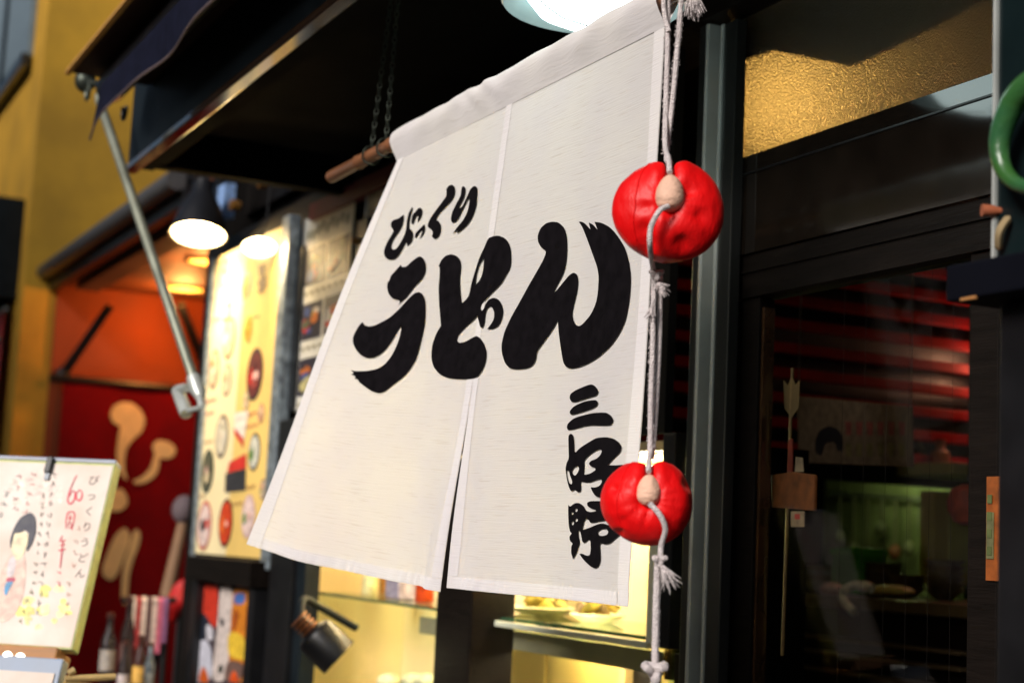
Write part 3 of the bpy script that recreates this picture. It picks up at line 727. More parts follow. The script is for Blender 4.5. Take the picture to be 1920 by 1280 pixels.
cord([W2(.04*R2, -.80*R2, -.06*R2), W2(.26*R2, -.84*R2, -.28*R2), W2(.40*R2, -.72*R2, -.58*R2), W2(.33*R2, -.50*R2, -.92*R2), onY(1238, 1046, cY-.015)])
cord([onY(1234, 1040, cY-.008), onY(1231, 1120, cY-.008), onY(1229, 1200, cY-.008), onY(1228, 1250, cY-.008)], .0044)
def knot(p, r, par=CH):
    p = Vector(p); L = []
    for k in range(26):
        q = 2*math.pi*k/25
        L.append(p+CR*(r*(math.sin(q)+.5*math.sin(2*q)))+CU*(r*.8*(math.cos(q)-.5*math.cos(2*q)))+F_*(-r*.8*math.sin(3*q)))
    return MB().tube(L, r*.62, 8).build('knot', 'cord', par, smooth=True)
knot(onY(1231, 514, cY-.012), .0052); knot(onY(1237, 1050, cY-.014), .0052); knot(onY(1228, 1256, cY-.012), .0088)
def tassel(p, dirs, length, n, spread, seed, curl=.3):
    rs = random.Random(seed); p = Vector(p); b = MB(); d0 = (CR*dirs[0]+CU*dirs[1]).normalized()
    for _ in range(n):
        d = (d0+CR*rs.gauss(0, spread)+CU*rs.gauss(0, spread)+F_*rs.gauss(0, spread)).normalized()
        l = length*rs.uniform(.6, 1.05); k = CR*rs.gauss(0, curl)-CU*abs(rs.gauss(0, curl))
        b.tube([p, p+d*l*.4, p+(d*.75+k*.12)*l, p+(d+k*.35)*l], [.0008, .0010, .0008, .0003], 4, False)
    return tag(b.build('tassel', 'cord', CH, smooth=True), kind='stuff')
tassel(onY(1233, 530, cY-.014), (.35, -.6), .018, 46, .42, 1)
tassel(onY(1226, 560, cY-.012), (-.2, -1), .026, 26, .10, 5)
tassel(onY(1239, 1056, cY-.016), (.45, -.9), .030, 80, .22, 2)
tassel(onY(1228, 1265, cY-.012), (0, -1), .06, 120, .2, 3)
tassel(onY(1296, -28, cY), (.12, -1), .040, 160, .16, 4, .15)
def fuzz(pa, pb, Y, n, seed):
    rs = random.Random(seed); b = MB(); a, c = onY(*pa, Y), onY(*pb, Y)
    for _ in range(n):
        p = a.lerp(c, rs.random()); sg = rs.choice((-1, 1)); p = p+CR*sg*.0030
        d = (CR*sg*rs.uniform(.5, 1)+CU*rs.uniform(-.9, .9)+F_*rs.uniform(-.6, .6)).normalized()*rs.uniform(.0012, .0032)
        b.tube([p, p+d*.6, p+d], [.00035, .0003, .00015], 3, False)
    return tag(b.build('fuzz', 'cord', CH), kind='stuff')
fuzz((1252, 0), (1247, 290), cY, 160, 1); fuzz((1278, 0), (1250, 290), cY+.006, 200, 2)
fuzz((1225, 520), (1219, 850), cY-.008, 160, 3); fuzz((1237, 520), (1224, 850), cY+.003, 160, 4); fuzz((1233, 1060), (1228, 1240), cY-.008, 170, 5)
# ------------------------------------------------------------------ cone lamps over the menu board
M['brass'] = mat('amber brass shade', (.42, .20, .05), .35, .7)
def cone_lamp(p, d, r, label, power, col=(1, .74, .40), shade='black', hs=1.0):
    p = Vector(p); d = Vector(d).normalized()
    t = thing('cone_lamp', tuple(p), label, 'lamp', None)
    MB().lathe([(r, 0), (r*1.03, .004), (r*.98, -.02*hs), (r*.80, -.09*hs), (r*.55, -.14*hs), (r*.42, -.17*hs), (r*.40, -.21*hs), (.004, -.212*hs)], p, d, 28).build('lamp_shade', shade, t, smooth=True)
    MB().lathe([(r*.975, -.001), (r*.95, -.02*hs), (r*.76, -.085*hs), (r*.5, -.13*hs), (.003, -.14*hs)], p, d, 28).build('reflector', mat('bright reflector', (.8, .7, .5), .3, emit=(1, .75, .4), estr=2.2), t, smooth=True)
    MB().ball(p-d*.05*hs, r*.52).build('bulb', 'warm', t, smooth=True)
    q = p-d*.2*hs
    MB().tube([q, q+Vector((0, .02, .05)), Vector((q.x, q.y+.03, CEIL+.3))], .008 if hs == 1 else .003, 8).build('stem', 'black', t, smooth=True)
    l = bpy.data.lights.new('cone_lamp_light', 'SPOT'); l.energy = power; l.color = col; l.spot_size = R_(125); l.spot_blend = .8; l.shadow_soft_size = .04
    o = bpy.data.objects.new('cone_lamp_light', l); COL.objects.link(o); o.location = p+d*.02
    o.rotation_euler = (-d).to_track_quat('Z', 'Y').to_euler(); o.parent = t; o.matrix_parent_inverse = Matrix.Translation(-t.location)
    return t
cone_lamp(onY(372, 440, 1.445), (.30, -.12, -1), .096, 'black cone lamp with a glowing mouth hanging left of the menu board top', 20)
cone_lamp(onY(486, 464, 1.485), (.50, -.10, -1), .056, 'flat little lamp blazing against the top of the yellow menu board', 4, hs=.16)

# ------------------------------------------------------------------ yellow menu board
BY = 1.555
bx0, bx1 = XF(384, BY, 800), XF(510, BY, 800)
bz0, bz1 = ZF(425, 1048, BY), ZF(450, 462, BY)
mb = thing('menu_board', ((bx0+bx1)/2, BY, bz0), 'tall yellow menu board covered with noodle bowl pictures under the cone lamps', 'menu board')
MB().box(bx0, bx1, BY, BY+.03, bz0, bz1).build('board', 'panel', mb)
xmid = XF(444, BY, 760)
MB().box(bx0+.004, xmid-.001, BY-.003, BY-.0005, bz0+.012, bz1-.004).build('poster_sheet', 'menupale', mb)
MB().box(xmid+.001, bx1-.004, BY-.003, BY-.0005, bz0+.012, bz1-.004).build('poster_sheet', 'menuyellow', mb)
MB().box(bx0-.035, bx0-.001, BY-.012, BY+.03, bz0-.02, bz1).build('frame', 'chrome', mb, bevel=.004)
MB().box(bx1+.001, bx1+.075, BY-.012, BY+.03, bz0-.02, bz1+.02).build('frame', 'chrome', mb, bevel=.006)
MB().box(bx0-.001, bx1+.001, BY-.014, BY+.03, bz0-.03, bz0-.001).build('frame', 'chrome', mb, bevel=.003)
MB().ball((XF(418, BY, 1054), BY-.02, bz0-.01), .014).build('clip', 'bead', mb)
def bsheet(loops, c, lift, name='printed_bowl', par=None):
    return sheet(name, fill2d(loops), lambda x, y: (x, BY-.003-lift, y), c, par or mb)
def bowl(zx, zy, rh, rim, fill, bits, seed):
    p = onY(350+zx/2.063, 440+zy/2.065, BY); r = 1.12*rh/2.065/FPX*((p-EYE).dot(F_))
    o = bsheet([ell(p.x, p.z, r, r, 26)], flat(*rim), .0012)
    bsheet([ell(p.x, p.z, r*.84, r*.84, 24, .03, seed)], flat(*fill), .0022, 'bowl_food', o)
    rs = random.Random(seed)
    for c in bits:
        a, q = rs.uniform(.1, .5)*r, rs.uniform(0, 6.3)
        bsheet([ell(p.x+a*math.cos(q), p.z+a*math.sin(q), r*rs.uniform(.18, .42), r*rs.uniform(.14, .36), 14, .15, q)], flat(*c), .0032+.0006*rs.random(), 'bowl_food', o)
wh, dk, rd, og, gn, pk = (.8, .75, .62), (.03, .03, .035), (.5, .02, .01), (.7, .2, .02), (.12, .25, .05), (.75, .45, .38)
for a in [(236, 205, 58, (.55, .35, .3), (.6, .35, .12), [og, og, (.3, .12, .05)]), (243, 365, 52, (.8, .5, .15), (.72, .3, .03), [og, (.7, .5, .05)]),
          (268, 540, 92, (.05, .03, .03), (.14, .03, .025), [rd, (.3, .05, .04), (.08, .02, .02), pk]), (168, 400, 74, (.30, .18, .09), (.66, .5, .3), [(.5, .3, .12), wh]),
          (110, 520, 68, (.28, .15, .08), (.66, .5, .32), [(.5, .25, .1), wh]), (160, 562, 56, (.3, .18, .1), (.7, .55, .35), [(.5, .3, .15)]),
          (140, 780, 76, (.10, .06, .04), (.6, .55, .42), [(.4, .4, .25), wh, (.5, .35, .2)]), (85, 915, 76, (.03, .05, .04), (.10, .10, .06), [pk, (.6, .5, .3), (.3, .1, .05)]),
          (266, 840, 66, dk, (.6, .6, .5), [gn, (.2, .3, .1)]), (73, 1125, 86, (.5, .08, .05), (.7, .55, .5), [dk, pk, rd]),
          (150, 150, 52, (.3, .16, .08), (.7, .5, .3), [(.7, .5, .25), og]), (158, 275, 56, (.25, .12, .06), (.75, .6, .4), [(.6, .3, .1), wh]), (292, 690, 34, (.5, .1, .06), (.72, .5, .3), [rd]), (235, 640, 34, (.3, .15, .08), (.7, .55, .35), [og, gn]), (300, 985, 36, (.2, .1, .06), (.6, .45, .3), [rd, gn]),
          (155, 1115, 84, (.12, .03, .02), (.55, .05, .01), [(.7, .12, .02), (.4, .02, .01), pk]), (243, 1090, 76, (.6, .4, .4), (.72, .55, .5), [gn, pk])]:
    bowl(*a, seed=int(a[0]))
def bpoly(pts, c, lift, name='printed_dish', par=None):
    q = [onY(350+x/2.063, 440+y/2.065, BY) for x, y in pts]
    return bsheet([[(p.x, p.z) for p in q]], flat(*c), lift, name, par)
bpoly([(155, 925), (235, 905), (232, 990), (152, 997)], dk, .0016)
bpoly([(170, 880), (235, 845), (235, 903), (160, 922)], (.55, .03, .02), .0014)
bpoly([(190, 690), (245, 680), (225, 800), (190, 750)], (.78, .7, .6), .0014)
bpoly([(188, 745), (225, 790), (225, 825), (190, 770)], (.6, .02, .02), .0020)
for k in range(9):
    x, y = 238+rnd.uniform(-8, 8), 120+k*9
    bpoly([(280+rnd.uniform(-4, 14), 120+k*12), (300+rnd.uniform(0, 20), 110+k*12), (305+rnd.uniform(0, 18), 122+k*12), (284, 132+k*12)], (.2, .13, .06), .0012+k*.0001, 'printed_brushwork')
rs = random.Random(2)
for (cx, cy, n) in ((275, 690, 7), (255, 740, 6), (250, 975, 5), (265, 320, 5), (90, 690, 5), (90, 800, 4), (110, 330, 6), (100, 640, 5), (60, 1010, 4), (200, 1040, 5)):
    for k in range(n):
        x = cx+(k-n/2)*9; h = rs.uniform(8, 14)
        bpoly([(x, cy-k*2), (x+5, cy-k*2-2), (x+6, cy-k*2+h), (x+1, cy-k*2+h+1)], (.45, .10, .06) if cy < 800 else (.3, .15, .06), .0011, 'printed_lettering')

# lower framed photograph
PY = 1.545
pz1 = ZF(425, 1104, PY)
px0, px1 = XF(378, PY, 1200), XF(476, PY, 1200)
ph = thing('photo_poster', ((px0+px1)/2, PY, .7), 'framed poster of orange and white festival photographs below the menu board', 'poster')
MB().box(px0, px1, PY, PY+.02, .7, pz1).build('poster_sheet', flat(.06, .04, .05), ph)
MB().box(px0-.06, px0-.001, PY-.03, PY+.03, .68, pz1+.02).build('frame', 'black', ph, bevel=.003)
MB().box(px1+.001, px1+.06, PY-.03, PY+.03, .68, pz1+.02).build('frame', 'black', ph, bevel=.003)
MB().box(px0-.07, px1+.07, PY-.05, PY+.03, pz1+.021, pz1+.10).build('frame', 'wood_dark', ph, bevel=.003)
def ppoly(pts, c, lift):
    q = [onY(340+x/5.333, 1040+y/5.333, PY) for x, y in pts]
    sheet('printed_figure', fill2d([chaikin([(p.x, p.z) for p in q], 2)]), lambda x, y: (x, PY-.001-lift, y), flat(*c), ph)
for pts, c, l in [([(530, 300), (720, 320), (700, 1260), (470, 1270), (500, 700)], (.62, .20, .015), .001), ([(400, 300), (530, 310), (500, 660), (470, 1260), (300, 1270), (360, 800), (380, 520)], (.62, .53, .48), .0014),
                  ([(540, 380), (650, 380), (640, 490), (530, 490)], (.06, .14, .40), .0018), ([(210, 290), (370, 300), (380, 480), (360, 740), (310, 700), (250, 590), (200, 560)], (.55, .035, .015), .002),
                  ([(180, 620), (270, 610), (240, 860), (170, 850)], (.015, .02, .035), .0024), ([(130, 830), (300, 850), (330, 1270), (90, 1270)], (.55, .55, .62), .0022), ([(230, 1080), (300, 1270), (170, 1270)], (.6, .10, .01), .0028),
                  ([(480, 760), (600, 780), (690, 900), (660, 1060), (470, 1010)], (.80, .50, .04), .0026), ([(470, 1040), (650, 1080), (600, 1270), (430, 1260)], (.16, .09, .07), .003), ([(540, 1130), (600, 1270), (480, 1270)], (.65, .08, .01), .0034),
                  ([(390, 630), (440, 640), (420, 740)], (.02, .02, .03), .0032), ([(540, 540), (590, 560), (545, 780), (520, 700)], (.35, .07, .01), .0031), ([(660, 500), (710, 500), (690, 700), (640, 760)], (.5, .13, .01), .0033), ([(260, 680), (330, 720), (330, 860), (260, 840)], (.6, .58, .62), .0036), ([(380, 1110), (430, 1090), (420, 1180), (380, 1170)], (.05, .05, .04), .0037)]:
    ppoly(pts, c, l)

# ------------------------------------------------------------------ photo menu sheets on the dark wall behind the curtain
def photo_sheet(p, cols, seed, label, rows=3):
    # p: pixel corners top-left, top-right, bottom-left
    Y = 1.585; a, b, c = onY(*p[0], Y), onY(*p[1], Y), onY(*p[2], Y)
    x0, x1, z1, z0 = (a.x+c.x)/2, b.x, (a.z+b.z)/2, c.z
    t = thing('menu_sheet', ((x0+x1)/2, Y, z0), label, 'menu sheet', 'photo menu sheets on the dark wall')
    MB().box(x0, x1, Y, Y+.006, z0, z1).build('paper', 'paper', t)
    MB().box(x0-.012, x0-.0005, Y-.003, Y+.01, z0, z1+.004).build('edge', 'alu', t)
    rs = random.Random(seed); w = (x1-x0); cw = w/2*.86
    H = (z1-z0)
    for r in range(rows):
        zt = z1-H*(.17+r*.285); hh = H*.19
        for k in range(cols):
            xa = x0+w*.06+k*w*.48
            o = sheet('printed_photo', fill2d([[(xa, zt), (xa+cw, zt), (xa+cw, zt-hh), (xa, zt-hh)]]), lambda x, y: (x, Y-.001, y), flat(.035, .03, .045), t)
            for n in range(7):
                c_ = rs.choice([(.5, .03, .02), (.55, .16, .03), (.06, .10, .28), (.5, .45, .2), (.6, .55, .5), (.55, .4, .06), (.1, .14, .08)])
                ex, ey = xa+cw*rs.uniform(.2, .8), zt-hh*rs.uniform(.2, .8)
                sheet('printed_dish', fill2d([ell(ex, ey, cw*rs.uniform(.10, .2), hh*rs.uniform(.08, .18), 12, .2, n)]), lambda x, y, n=n: (x, Y-.0018-n*.0002, y), flat(*c_), o)
        for k in range(7):
            xa = x0+w*(.08+.125*k); zz = zt-hh-H*.035
            sheet('printed_lettering', fill2d([[(xa, zz), (xa+w*.07, zz), (xa+w*.07, zz-H*.018), (xa, zz-H*.016)]]), lambda x, y: (x, Y-.001, y), flat(.25, .22, .12), t)
    for k in range(9):
        xa = x0+w*(.06+.10*k); zz = z1-H*(.05+.03*rs.random())
        sheet('printed_lettering', fill2d([chaikin([(xa, zz), (xa+w*.075, zz+.004), (xa+w*.06, zz-H*.045), (xa+w*.01, zz-H*.05)])]), lambda x, y: (x, Y-.001, y), flat(.12, .14, .07), t)
    return t
photo_sheet([(572, 412), (664, 371), (553, 770)], 2, 4, 'white menu sheet with a grid of dish photos beside the curtain edge')
photo_sheet([(690, 345), (770, 309), (676, 640)], 2, 9, 'photo menu sheet mostly hidden behind the curtain top corner', 2)
for p0, p1, nm in (((540, 410), (568, 790), 'wall_batten'), ((668, 372), (686, 640), 'wall_batten')):
    MB().box(XF(p0[0], 1.58, 520), XF(p1[0], 1.58, 520), 1.575, 1.598, 1.94, 2.45).build(nm, 'black', shop, bevel=.002)
xr0, xr1 = XF(583, 1.575, 395), XF(800, 1.575, 290)
o = MB().box(xr0, xr1, 1.57, 1.598, ZF(583, 414, 1.575), ZF(583, 390, 1.575)+.01).build('wall_batten', 'darkred', shop)
tag(o, 'dark red strip above the menu sheets')
o = MB().box(XF(412, 1.57, 380), XF(426, 1.57, 380), 1.56, 1.598, ZF(420, 410, 1.57), ZF(420, 348, 1.57)).build('wall_notice', flat(.25, .40, .70), None)
tag(o, 'small pale blue notice on the dark wall above the cone lamp', 'notice')
for px, py, r, nm in ((440, 385, .02, 0), (493, 345, .016, 0), (482, 306, .02, 0), (538, 440, .022, 0), (672, 452, .010, 0)):
    p = onY(px, py, 1.57)
    MB().lathe([(.001, -.02), (r, -.016), (r*1.05, 0), (r*.8, .02)], p, (0, 1, 0), 12).build('wall_stud', mat('brass stud', (.5, .24, .06), .35, .8), shop, smooth=True)

# ------------------------------------------------------------------ spot lamp clipped beside the showcase
ty = 1.42
tp = onY(606, 1204, ty); tdv = (CR*.70-CU*.66-F_*.03).normalized()
tl = thing('clip_spotlight', tuple(tp), 'black cylinder spotlight aimed down beside the showcase', 'spotlight')
MB().lathe([(.001, -.085), (.018, -.084), (.020, -.045), (.03, -.042), (.046, -.036), (.052, -.026), (.054, .055), (.050, .055), (.048, .02)], tp, tdv, 28).build('lamp_body', 'black', tl, smooth=True)
MB().lathe([(.049, .047), (.001, .042)], tp, tdv, 28).build('lamp_glass', mat('spot glass', (.9, .9, .7), .3, emit=(1, .9, .55), estr=3), tl)
for k in range(4):
    MB().lathe([(.019, -.002), (.027, 0), (.027, .003), (.019, .005)], tp-tdv*(.050+.012*k), tdv, 20).build('cooling_fin', mat('copper fin', (.26, .09, .03), .4, .6), tl, smooth=True)
q = tp-tdv*.08
MB().tube(smooth_line([q, q+Vector((-.04, .02, .05)), q+Vector((-.07, .08, .03)), Vector((q.x-.08, FY-.052, q.z-.02))], 6), .010, 8).build('bracket', 'teal', tl, smooth=True)

# ------------------------------------------------------------------ food samples on the glass shelf
def jar(px, py, w, h, Y, bodyc, lidc, label, nm='food_jar', cat='jar'):
    p = onY(px, py, Y); k = (p-EYE).dot(F_)/FPX; r, hh = w*k/2, h*k
    t = thing(nm, (p.x, Y, zs+.001), label, cat, 'food samples on the showcase shelf')
    MB().lathe([(.001, 0), (r*.9, 0), (r, r*.15), (r, hh*.72), (r*.82, hh*.82), (r*.8, hh*.86), (.001, hh*.86)], (p.x, Y, zs+.001), (0, 0, 1), 20).build('jar_body', flat(*bodyc, .3), t, smooth=True)
    MB().lathe([(.001, hh), (r*.84, hh), (r*.88, hh*.97), (r*.88, hh*.865), (.001, hh*.865)], (p.x, Y, zs+.001), (0, 0, 1), 20).build('jar_lid', flat(*lidc, .3), t, smooth=True)
jar(622, 1112, 44, 80, 1.78, (.75, .72, .5), (.6, .5, .3), 'white jar nearest the showcase end on the glass shelf')
jar(664, 1118, 34, 74, 1.84, (.30, .18, .03), (.1, .06, .02), 'brown jar between the two pale jars on the glass shelf')
jar(692, 1122, 28, 60, 1.72, (.70, .68, .35), (.1, .12, .05), 'pale green tub beside the brown jar on the glass shelf')
jar(722, 1124, 26, 76, 1.80, (.36, .16, .03), (.2, .1, .03), 'amber jar beside the lilac carton on the glass shelf')
p = onY(753, 1128, 1.72); o = MB().box(p.x-.05, p.x+.045, 1.69, 1.77, zs+.001, zs+.11).build('carton', flat(.38, .34, .42), None, bevel=.004)
tag(o, 'lilac grey carton on the glass shelf beside the red jar', 'carton', 'food samples on the showcase shelf')
jar(795, 1132, 36, 74, 1.70, (.55, .06, .01), (.4, .08, .02), 'orange red jar next to the dark mullion on the glass shelf')
def heap(px, py, w, d, h, Y, cols, seed, label):
    p = onY(px, py, Y); k = (p-EYE).dot(F_)/FPX; rs = random.Random(seed); wx = w*k
    t = thing('food_plate', (p.x, Y, zs+.001), label, 'plate', 'food samples on the showcase shelf')
    MB().lathe([(.001, .001), (wx*.5, .001), (wx*.85, .014), (wx*.9, .016), (wx*.84, .019), (wx*.5, .007), (.001, .006)], (p.x, Y, zs), (0, 0, 1), 24).build('plate', flat(.5, .48, .3, .3), t, smooth=True)
    for n in range(16):
        q = rs.uniform(0, 6.28); a = rs.uniform(0, .55)*wx; s0 = Vector((p.x+a*math.cos(q), Y+a*math.sin(q), zs+.012+rs.uniform(0, h)*(1-a/wx)))
        e = Vector((rs.gauss(0, 1), rs.gauss(0, 1), rs.gauss(0, .4))).normalized()*wx*rs.uniform(.2, .4)
        MB().tube([s0-e, s0+Vector((0, 0, .012)), s0+e], [.004, rs.uniform(.010, .018), .003], 7).build('food_piece', flat(*rs.choice(cols)), t, smooth=True)
heap(905, 1148, 60, .1, .05, 1.78, [(.6, .5, .1), (.7, .65, .35), (.45, .4, .1)], 1, 'plate of pale fried pieces beside the mullion on the glass shelf')
heap(1015, 1150, 80, .1, .06, 1.80, [(.5, .42, .08), (.35, .28, .06), (.25, .2, .08), (.55, .45, .2)], 2, 'broad plate of golden dried strips on the glass shelf')
heap(1120, 1155, 60, .1, .05, 1.78, [(.4, .3, .05), (.2, .13, .05), (.5, .4, .1)], 3, 'plate of brown strips near the pale frame on the glass shelf')
rs = random.Random(8)
for k, (px, lab) in enumerate(((730, 'small pale round bun at the foot of the showcase'), (775, 'white rounded dish at the foot of the showcase'), (800, 'white rounded dish against the mullion at the showcase foot'))):
    p = onY(px, 1268, 1.8)
    o = MB().ball((p.x, 1.8, p.z-.012), (.035, .035, .022)).build('rice_ball', flat(.8, .75, .5), None, smooth=True)
    tag(o, lab, 'food sample', 'pale samples at the showcase foot')
    MB().box(p.x-.03, p.x+.03, 1.77, 1.83, z_sh_bot+.021, p.z-.03).build('stand', 'white_frame', o)
# sidelight contents
p = onY(1246, 698, FY+.026)
o = MB().box(p.x-.018, p.x+.014, FY+.026, FY+.0295, p.z-.030, p.z+.028).build('door_label', flat(.75, .72, .6), None, bevel=.001)
tag(o, 'small white label stuck on the narrow window', 'label')
p = onY(1264, 1243, 1.66)
o = MB().lathe([(.001, -.03), (.018, -.03), (.022, 0), (.018, .03), (.001, .03)], p, (0, 0, 1), 20).build('brass_knob', mat('polished brass', (.75, .52, .16), .15, 1.0), None, smooth=True)
tag(o, 'shiny brass knob at the foot of the narrow window', 'knob')
# ------------------------------------------------------------------ awning over the shop
AY = .80
aw = thing('awning', (onY(190, 230, AY).x, AY, 2.46), 'retracted navy awning with hanging valance above the shop fascia', 'awning')
pa, pb = onY(181, 261, AY), onY(205, 190, AY)
axl = pa.x
def valance():
    b = MB(); n = 120; x1 = axl+2.6; zb = pa.z; zt = zb+.115
    for i in range(n):
        t = i/(n-1); x = axl+(x1-axl)*t
        wv = .006*math.sin(x*7)+.003*math.sin(x*15+1)
        cut = max(0, .10-(x-axl))*.55
        for j in range(8):
            s = j/7
            b.v.append((x+.10*s*math.exp(-(x-axl)/.12), AY-.02+wv*(1-s)*1.2, zb+.028*(1-math.exp(-(x-axl)/.12))*(1-s)+(zt-zb)*s+.004*math.sin(x*8)*(1-s)))
    for i in range(n-1):
        for j in range(7):
            b.f.append((i*8+j, i*8+j+1, (i+1)*8+j+1, (i+1)*8+j))
    o = b.build('valance', 'navy', aw, smooth=True)
    MB().tube([(b.v[i*8][0], b.v[i*8][1], b.v[i*8][2]) for i in range(0, n, 2)], .003, 5).build('piping', mat('worn piping', (.14, .10, .10), .8), o)
valance()
zt = pa.z+.115
MB().tube([(axl-.03, AY+.03, zt+.03), (axl+3.2, AY+.03, zt+.03)], .038, 16).build('front_bar', 'black', aw, smooth=True)
MB().prism([(axl-.10, AY-.06, zt+.075), (axl-.10, AY+.14, zt+.075), (axl-.10, AY+.45, zt+.24), (axl-.10, AY+.42, zt+.27)], (3.3, 0, 0)).build('hood', mat('awning hood', (.025, .010, .006), .7, spec=.1), aw)
MB().box(axl-.11, axl+3.2, AY-.074, AY-.061, zt+.070, zt+.081).build('hood_edge', mat('ochre hood lip', (.40, .20, .04), .6), aw)
g = onY(160, 152, AY+.03)
MB().ball(g, (.028, .03, .034)).build('gear_box', 'chain', aw, smooth=True)
MB().tube([g, g+Vector((.06, .02, -.02)), g+Vector((.10, .05, -.01))], .009, 8).build('gear_arm', 'chain', aw, smooth=True)
ring = [onY(165, 165, AY+.02)+Vector((.02*math.cos(q), 0, .024*math.sin(q)-.01)) for q in [2*math.pi*k/14 for k in range(16)]]
MB().tube(ring, .005, 6, False).build('gear_eye', 'chain', aw, smooth=True)
hk = onY(233, 208, AY+.05)
MB().tube([hk+Vector((.022*math.cos(q), 0, .022*math.sin(q))) for q in [math.pi*(.8+1.3*k/12) for k in range(13)]], .005, 6).build('hook', 'black', aw, smooth=True)
# crank rod
k0, k1 = onY(183, 178, AY+.04), onY(372, 735, 1.02)
cr = thing('awning_crank', tuple(k1), 'long slanting metal crank rod hanging from the awning to the menu board', 'crank')
mid = k0.lerp(k1, .5)
MB().tube([k0, k0.lerp(k1, .02), k1], [.008, .0125, .0125], 12).build('crank_rod', mat('greenish steel tube', (.34, .36, .28), .38, .6, var=.2), cr, smooth=True)
MB().tube([k0.lerp(k1, .955), k0.lerp(k1, 1.0), k0.lerp(k1, 1.02)], [.017, .017, .010], 12).build('crank_socket', 'bead', cr, smooth=True)
cy = 1.02
h1, h2, h3, h4 = onY(372, 735, cy), onY(378, 764, cy), onY(352, 772, cy), onY(333, 733, cy)
MB().tube(smooth_line([h1, onY(376, 752, cy), h2], 5), .0085, 8).build('crank_arm', 'bead', cr, smooth=True)
MB().tube([onY(380, 763, cy), onY(354, 770, cy)], .007, 8).build('crank_arm', 'bead', cr, smooth=True)
MB().tube([onY(349, 776, cy), onY(346, 764, cy), onY(337, 742, cy), onY(332, 732, cy)], [.015, .017, .016, .014], 12).build('crank_grip', 'bead', cr, smooth=True)
MB().tube([onY(334, 730, cy), onY(352, 726, cy)], .012, 10).build('crank_grip', 'bead', cr, smooth=True)

# ------------------------------------------------------------------ ochre corner building and the neighbouring shop
BX = -9.2
yc = onX(66, 300, BX).y
ob = thing('ochre_building', (BX-1, yc+1, 0), 'ochre rendered corner building rising behind the neighbouring eave', 'building')
MB().box(-22, BX, yc, 9, .1, 8).build('wall', 'yellow', ob)
def fz(px, py): return onY(px, py, yc)
a = fz(-30, 250); w0 = fz(58, 150); w1 = fz(4, 190)
wn_ = MB().box(-14, w0.x, yc-.03, yc-.001, w1.z+.02, w1.z+1.6).build('window', 'winblue', ob)
MB().box(-14.05, w0.x+.04, yc-.07, yc-.031, w1.z-.06, w1.z+.019).build('sill', 'steel', wn_)
MB().box(fz(18, 100).x-.03, fz(18, 100).x+.03, yc-.05, yc-.031, w1.z+.02, w1.z+1.6).build('mullion', 'teal', wn_)
q = fz(40, 470)
MB().box(-14, q.x, yc-.30, yc-.001, fz(30, 560).z, fz(30, 392).z).build('shop_sign', 'teal', ob)
# red banner on the street face
q0, q1 = fz(24, 640), fz(0, 640)
rb = thing('red_banner', (q0.x, yc-.05, 1.2), 'red cloth banner hanging on the street face of the ochre building', 'banner')
b = MB(); zt_, zb_ = fz(10, 600).z, .9
for i in range(24):
    t = i/23; x = q0.x-1.4*t
    for j in range(10):
        s = j/9; b.v.append((x, yc-.06-.02*math.sin(t*19)*s, zt_-.0+(zb_-zt_)*s+.03*math.sin(t*9)*(1-s)))
for i in range(23):
    for j in range(9): b.f.append((i*10+j, i*10+j+1, (i+1)*10+j+1, (i+1)*10+j))
b.build('banner_cloth', 'redpaint', rb, smooth=True)
for k in range(5): MB().ball((q0.x-.02, yc-.085, zt_-.15-.28*k), .022).build('eyelet', 'alu', rb)
MB().tube([(q0.x+.04, yc-.06, zt_+.02), (q0.x-1.5, yc-.06, zt_+.02)], .012, 8).build('banner_pole', 'alu', rb)
# eave of the neighbouring shop running along the street
ez = onX(92, 545, BX).z; ey = onX(92, 520, BX).y
ex1 = onY(345, 352, ey).x
ev = thing('neighbour_eave', (BX+1.5, ey+.6, ez), 'dark deep eave of the neighbouring shop with orange soffit', 'eave')
MB().box(BX+.001, ex1, ey, ey+.05, ez, ez+.16).build('fascia', 'black', ev, bevel=.006)
MB().tube([(BX+.01, ey-.03, ez+.10), (ex1, ey-.03, ez+.10)], .045, 12).build('gutter', mat('grey gutter', (.09, .085, .085), .4, .2), ev, smooth=True)
MB().box(BX+.001, ex1+.3, ey+.052, 4.2, ez+.04, ez+.09).build('soffit', mat('brown soffit', (.20, .06, .02), .6), ev)
MB().box(BX+.3, ex1, ey+.10, ey+.22, ez-.02, ez+.038).build('soffit_trim', mat('pinkish trim', (.24, .12, .08), .6), ev)
MB().box(BX+.001, ex1+.3, ey+.02, 4.2, ez+.1, ez+.2).build('roof', 'black', ev)
# wall under the eave, curtain
MB().box(BX+.001, BX+.03, yc+.18, 4.2, .1, ez+.038).build('wall', 'orange', ob)
for pa_, pb_ in (((118, 702), (205, 575)), ((385, 690), (338, 570))):
    a0, b0 = onX(*pa_, BX+.06), onX(*pb_, BX+.35)
    MB().tube([a0, b0], .028, 6).build('brace', 'black', ev)
    MB().ball(a0, .045).build('brace_foot', 'black', ev)
zc = onX(220, 722, BX+.1).z; y0c, y1c = onX(112, 800, BX+.1).y, 3.5
cu = thing('red_curtain', (BX+.1, 2.5, .5), 'red shop curtain with cream brush lettering under the neighbouring eave', 'curtain')
def cwave(y, z): return BX+.10+.018*math.sin(y*11)*(.3+.7*(zc-z)/1.5)
b = MB(); n = 70
for i in range(n):
    y = y0c+(y1c-y0c)*i/(n-1)
    for j in range(20):
        z = zc-1.9*j/19; b.v.append((cwave(y, z), y, z))
for i in range(n-1):
    for j in range(19): b.f.append((i*20+j, i*20+j+1, (i+1)*20+j+1, (i+1)*20+j))
b.build('curtain_cloth', 'redcloth', cu, smooth=True)
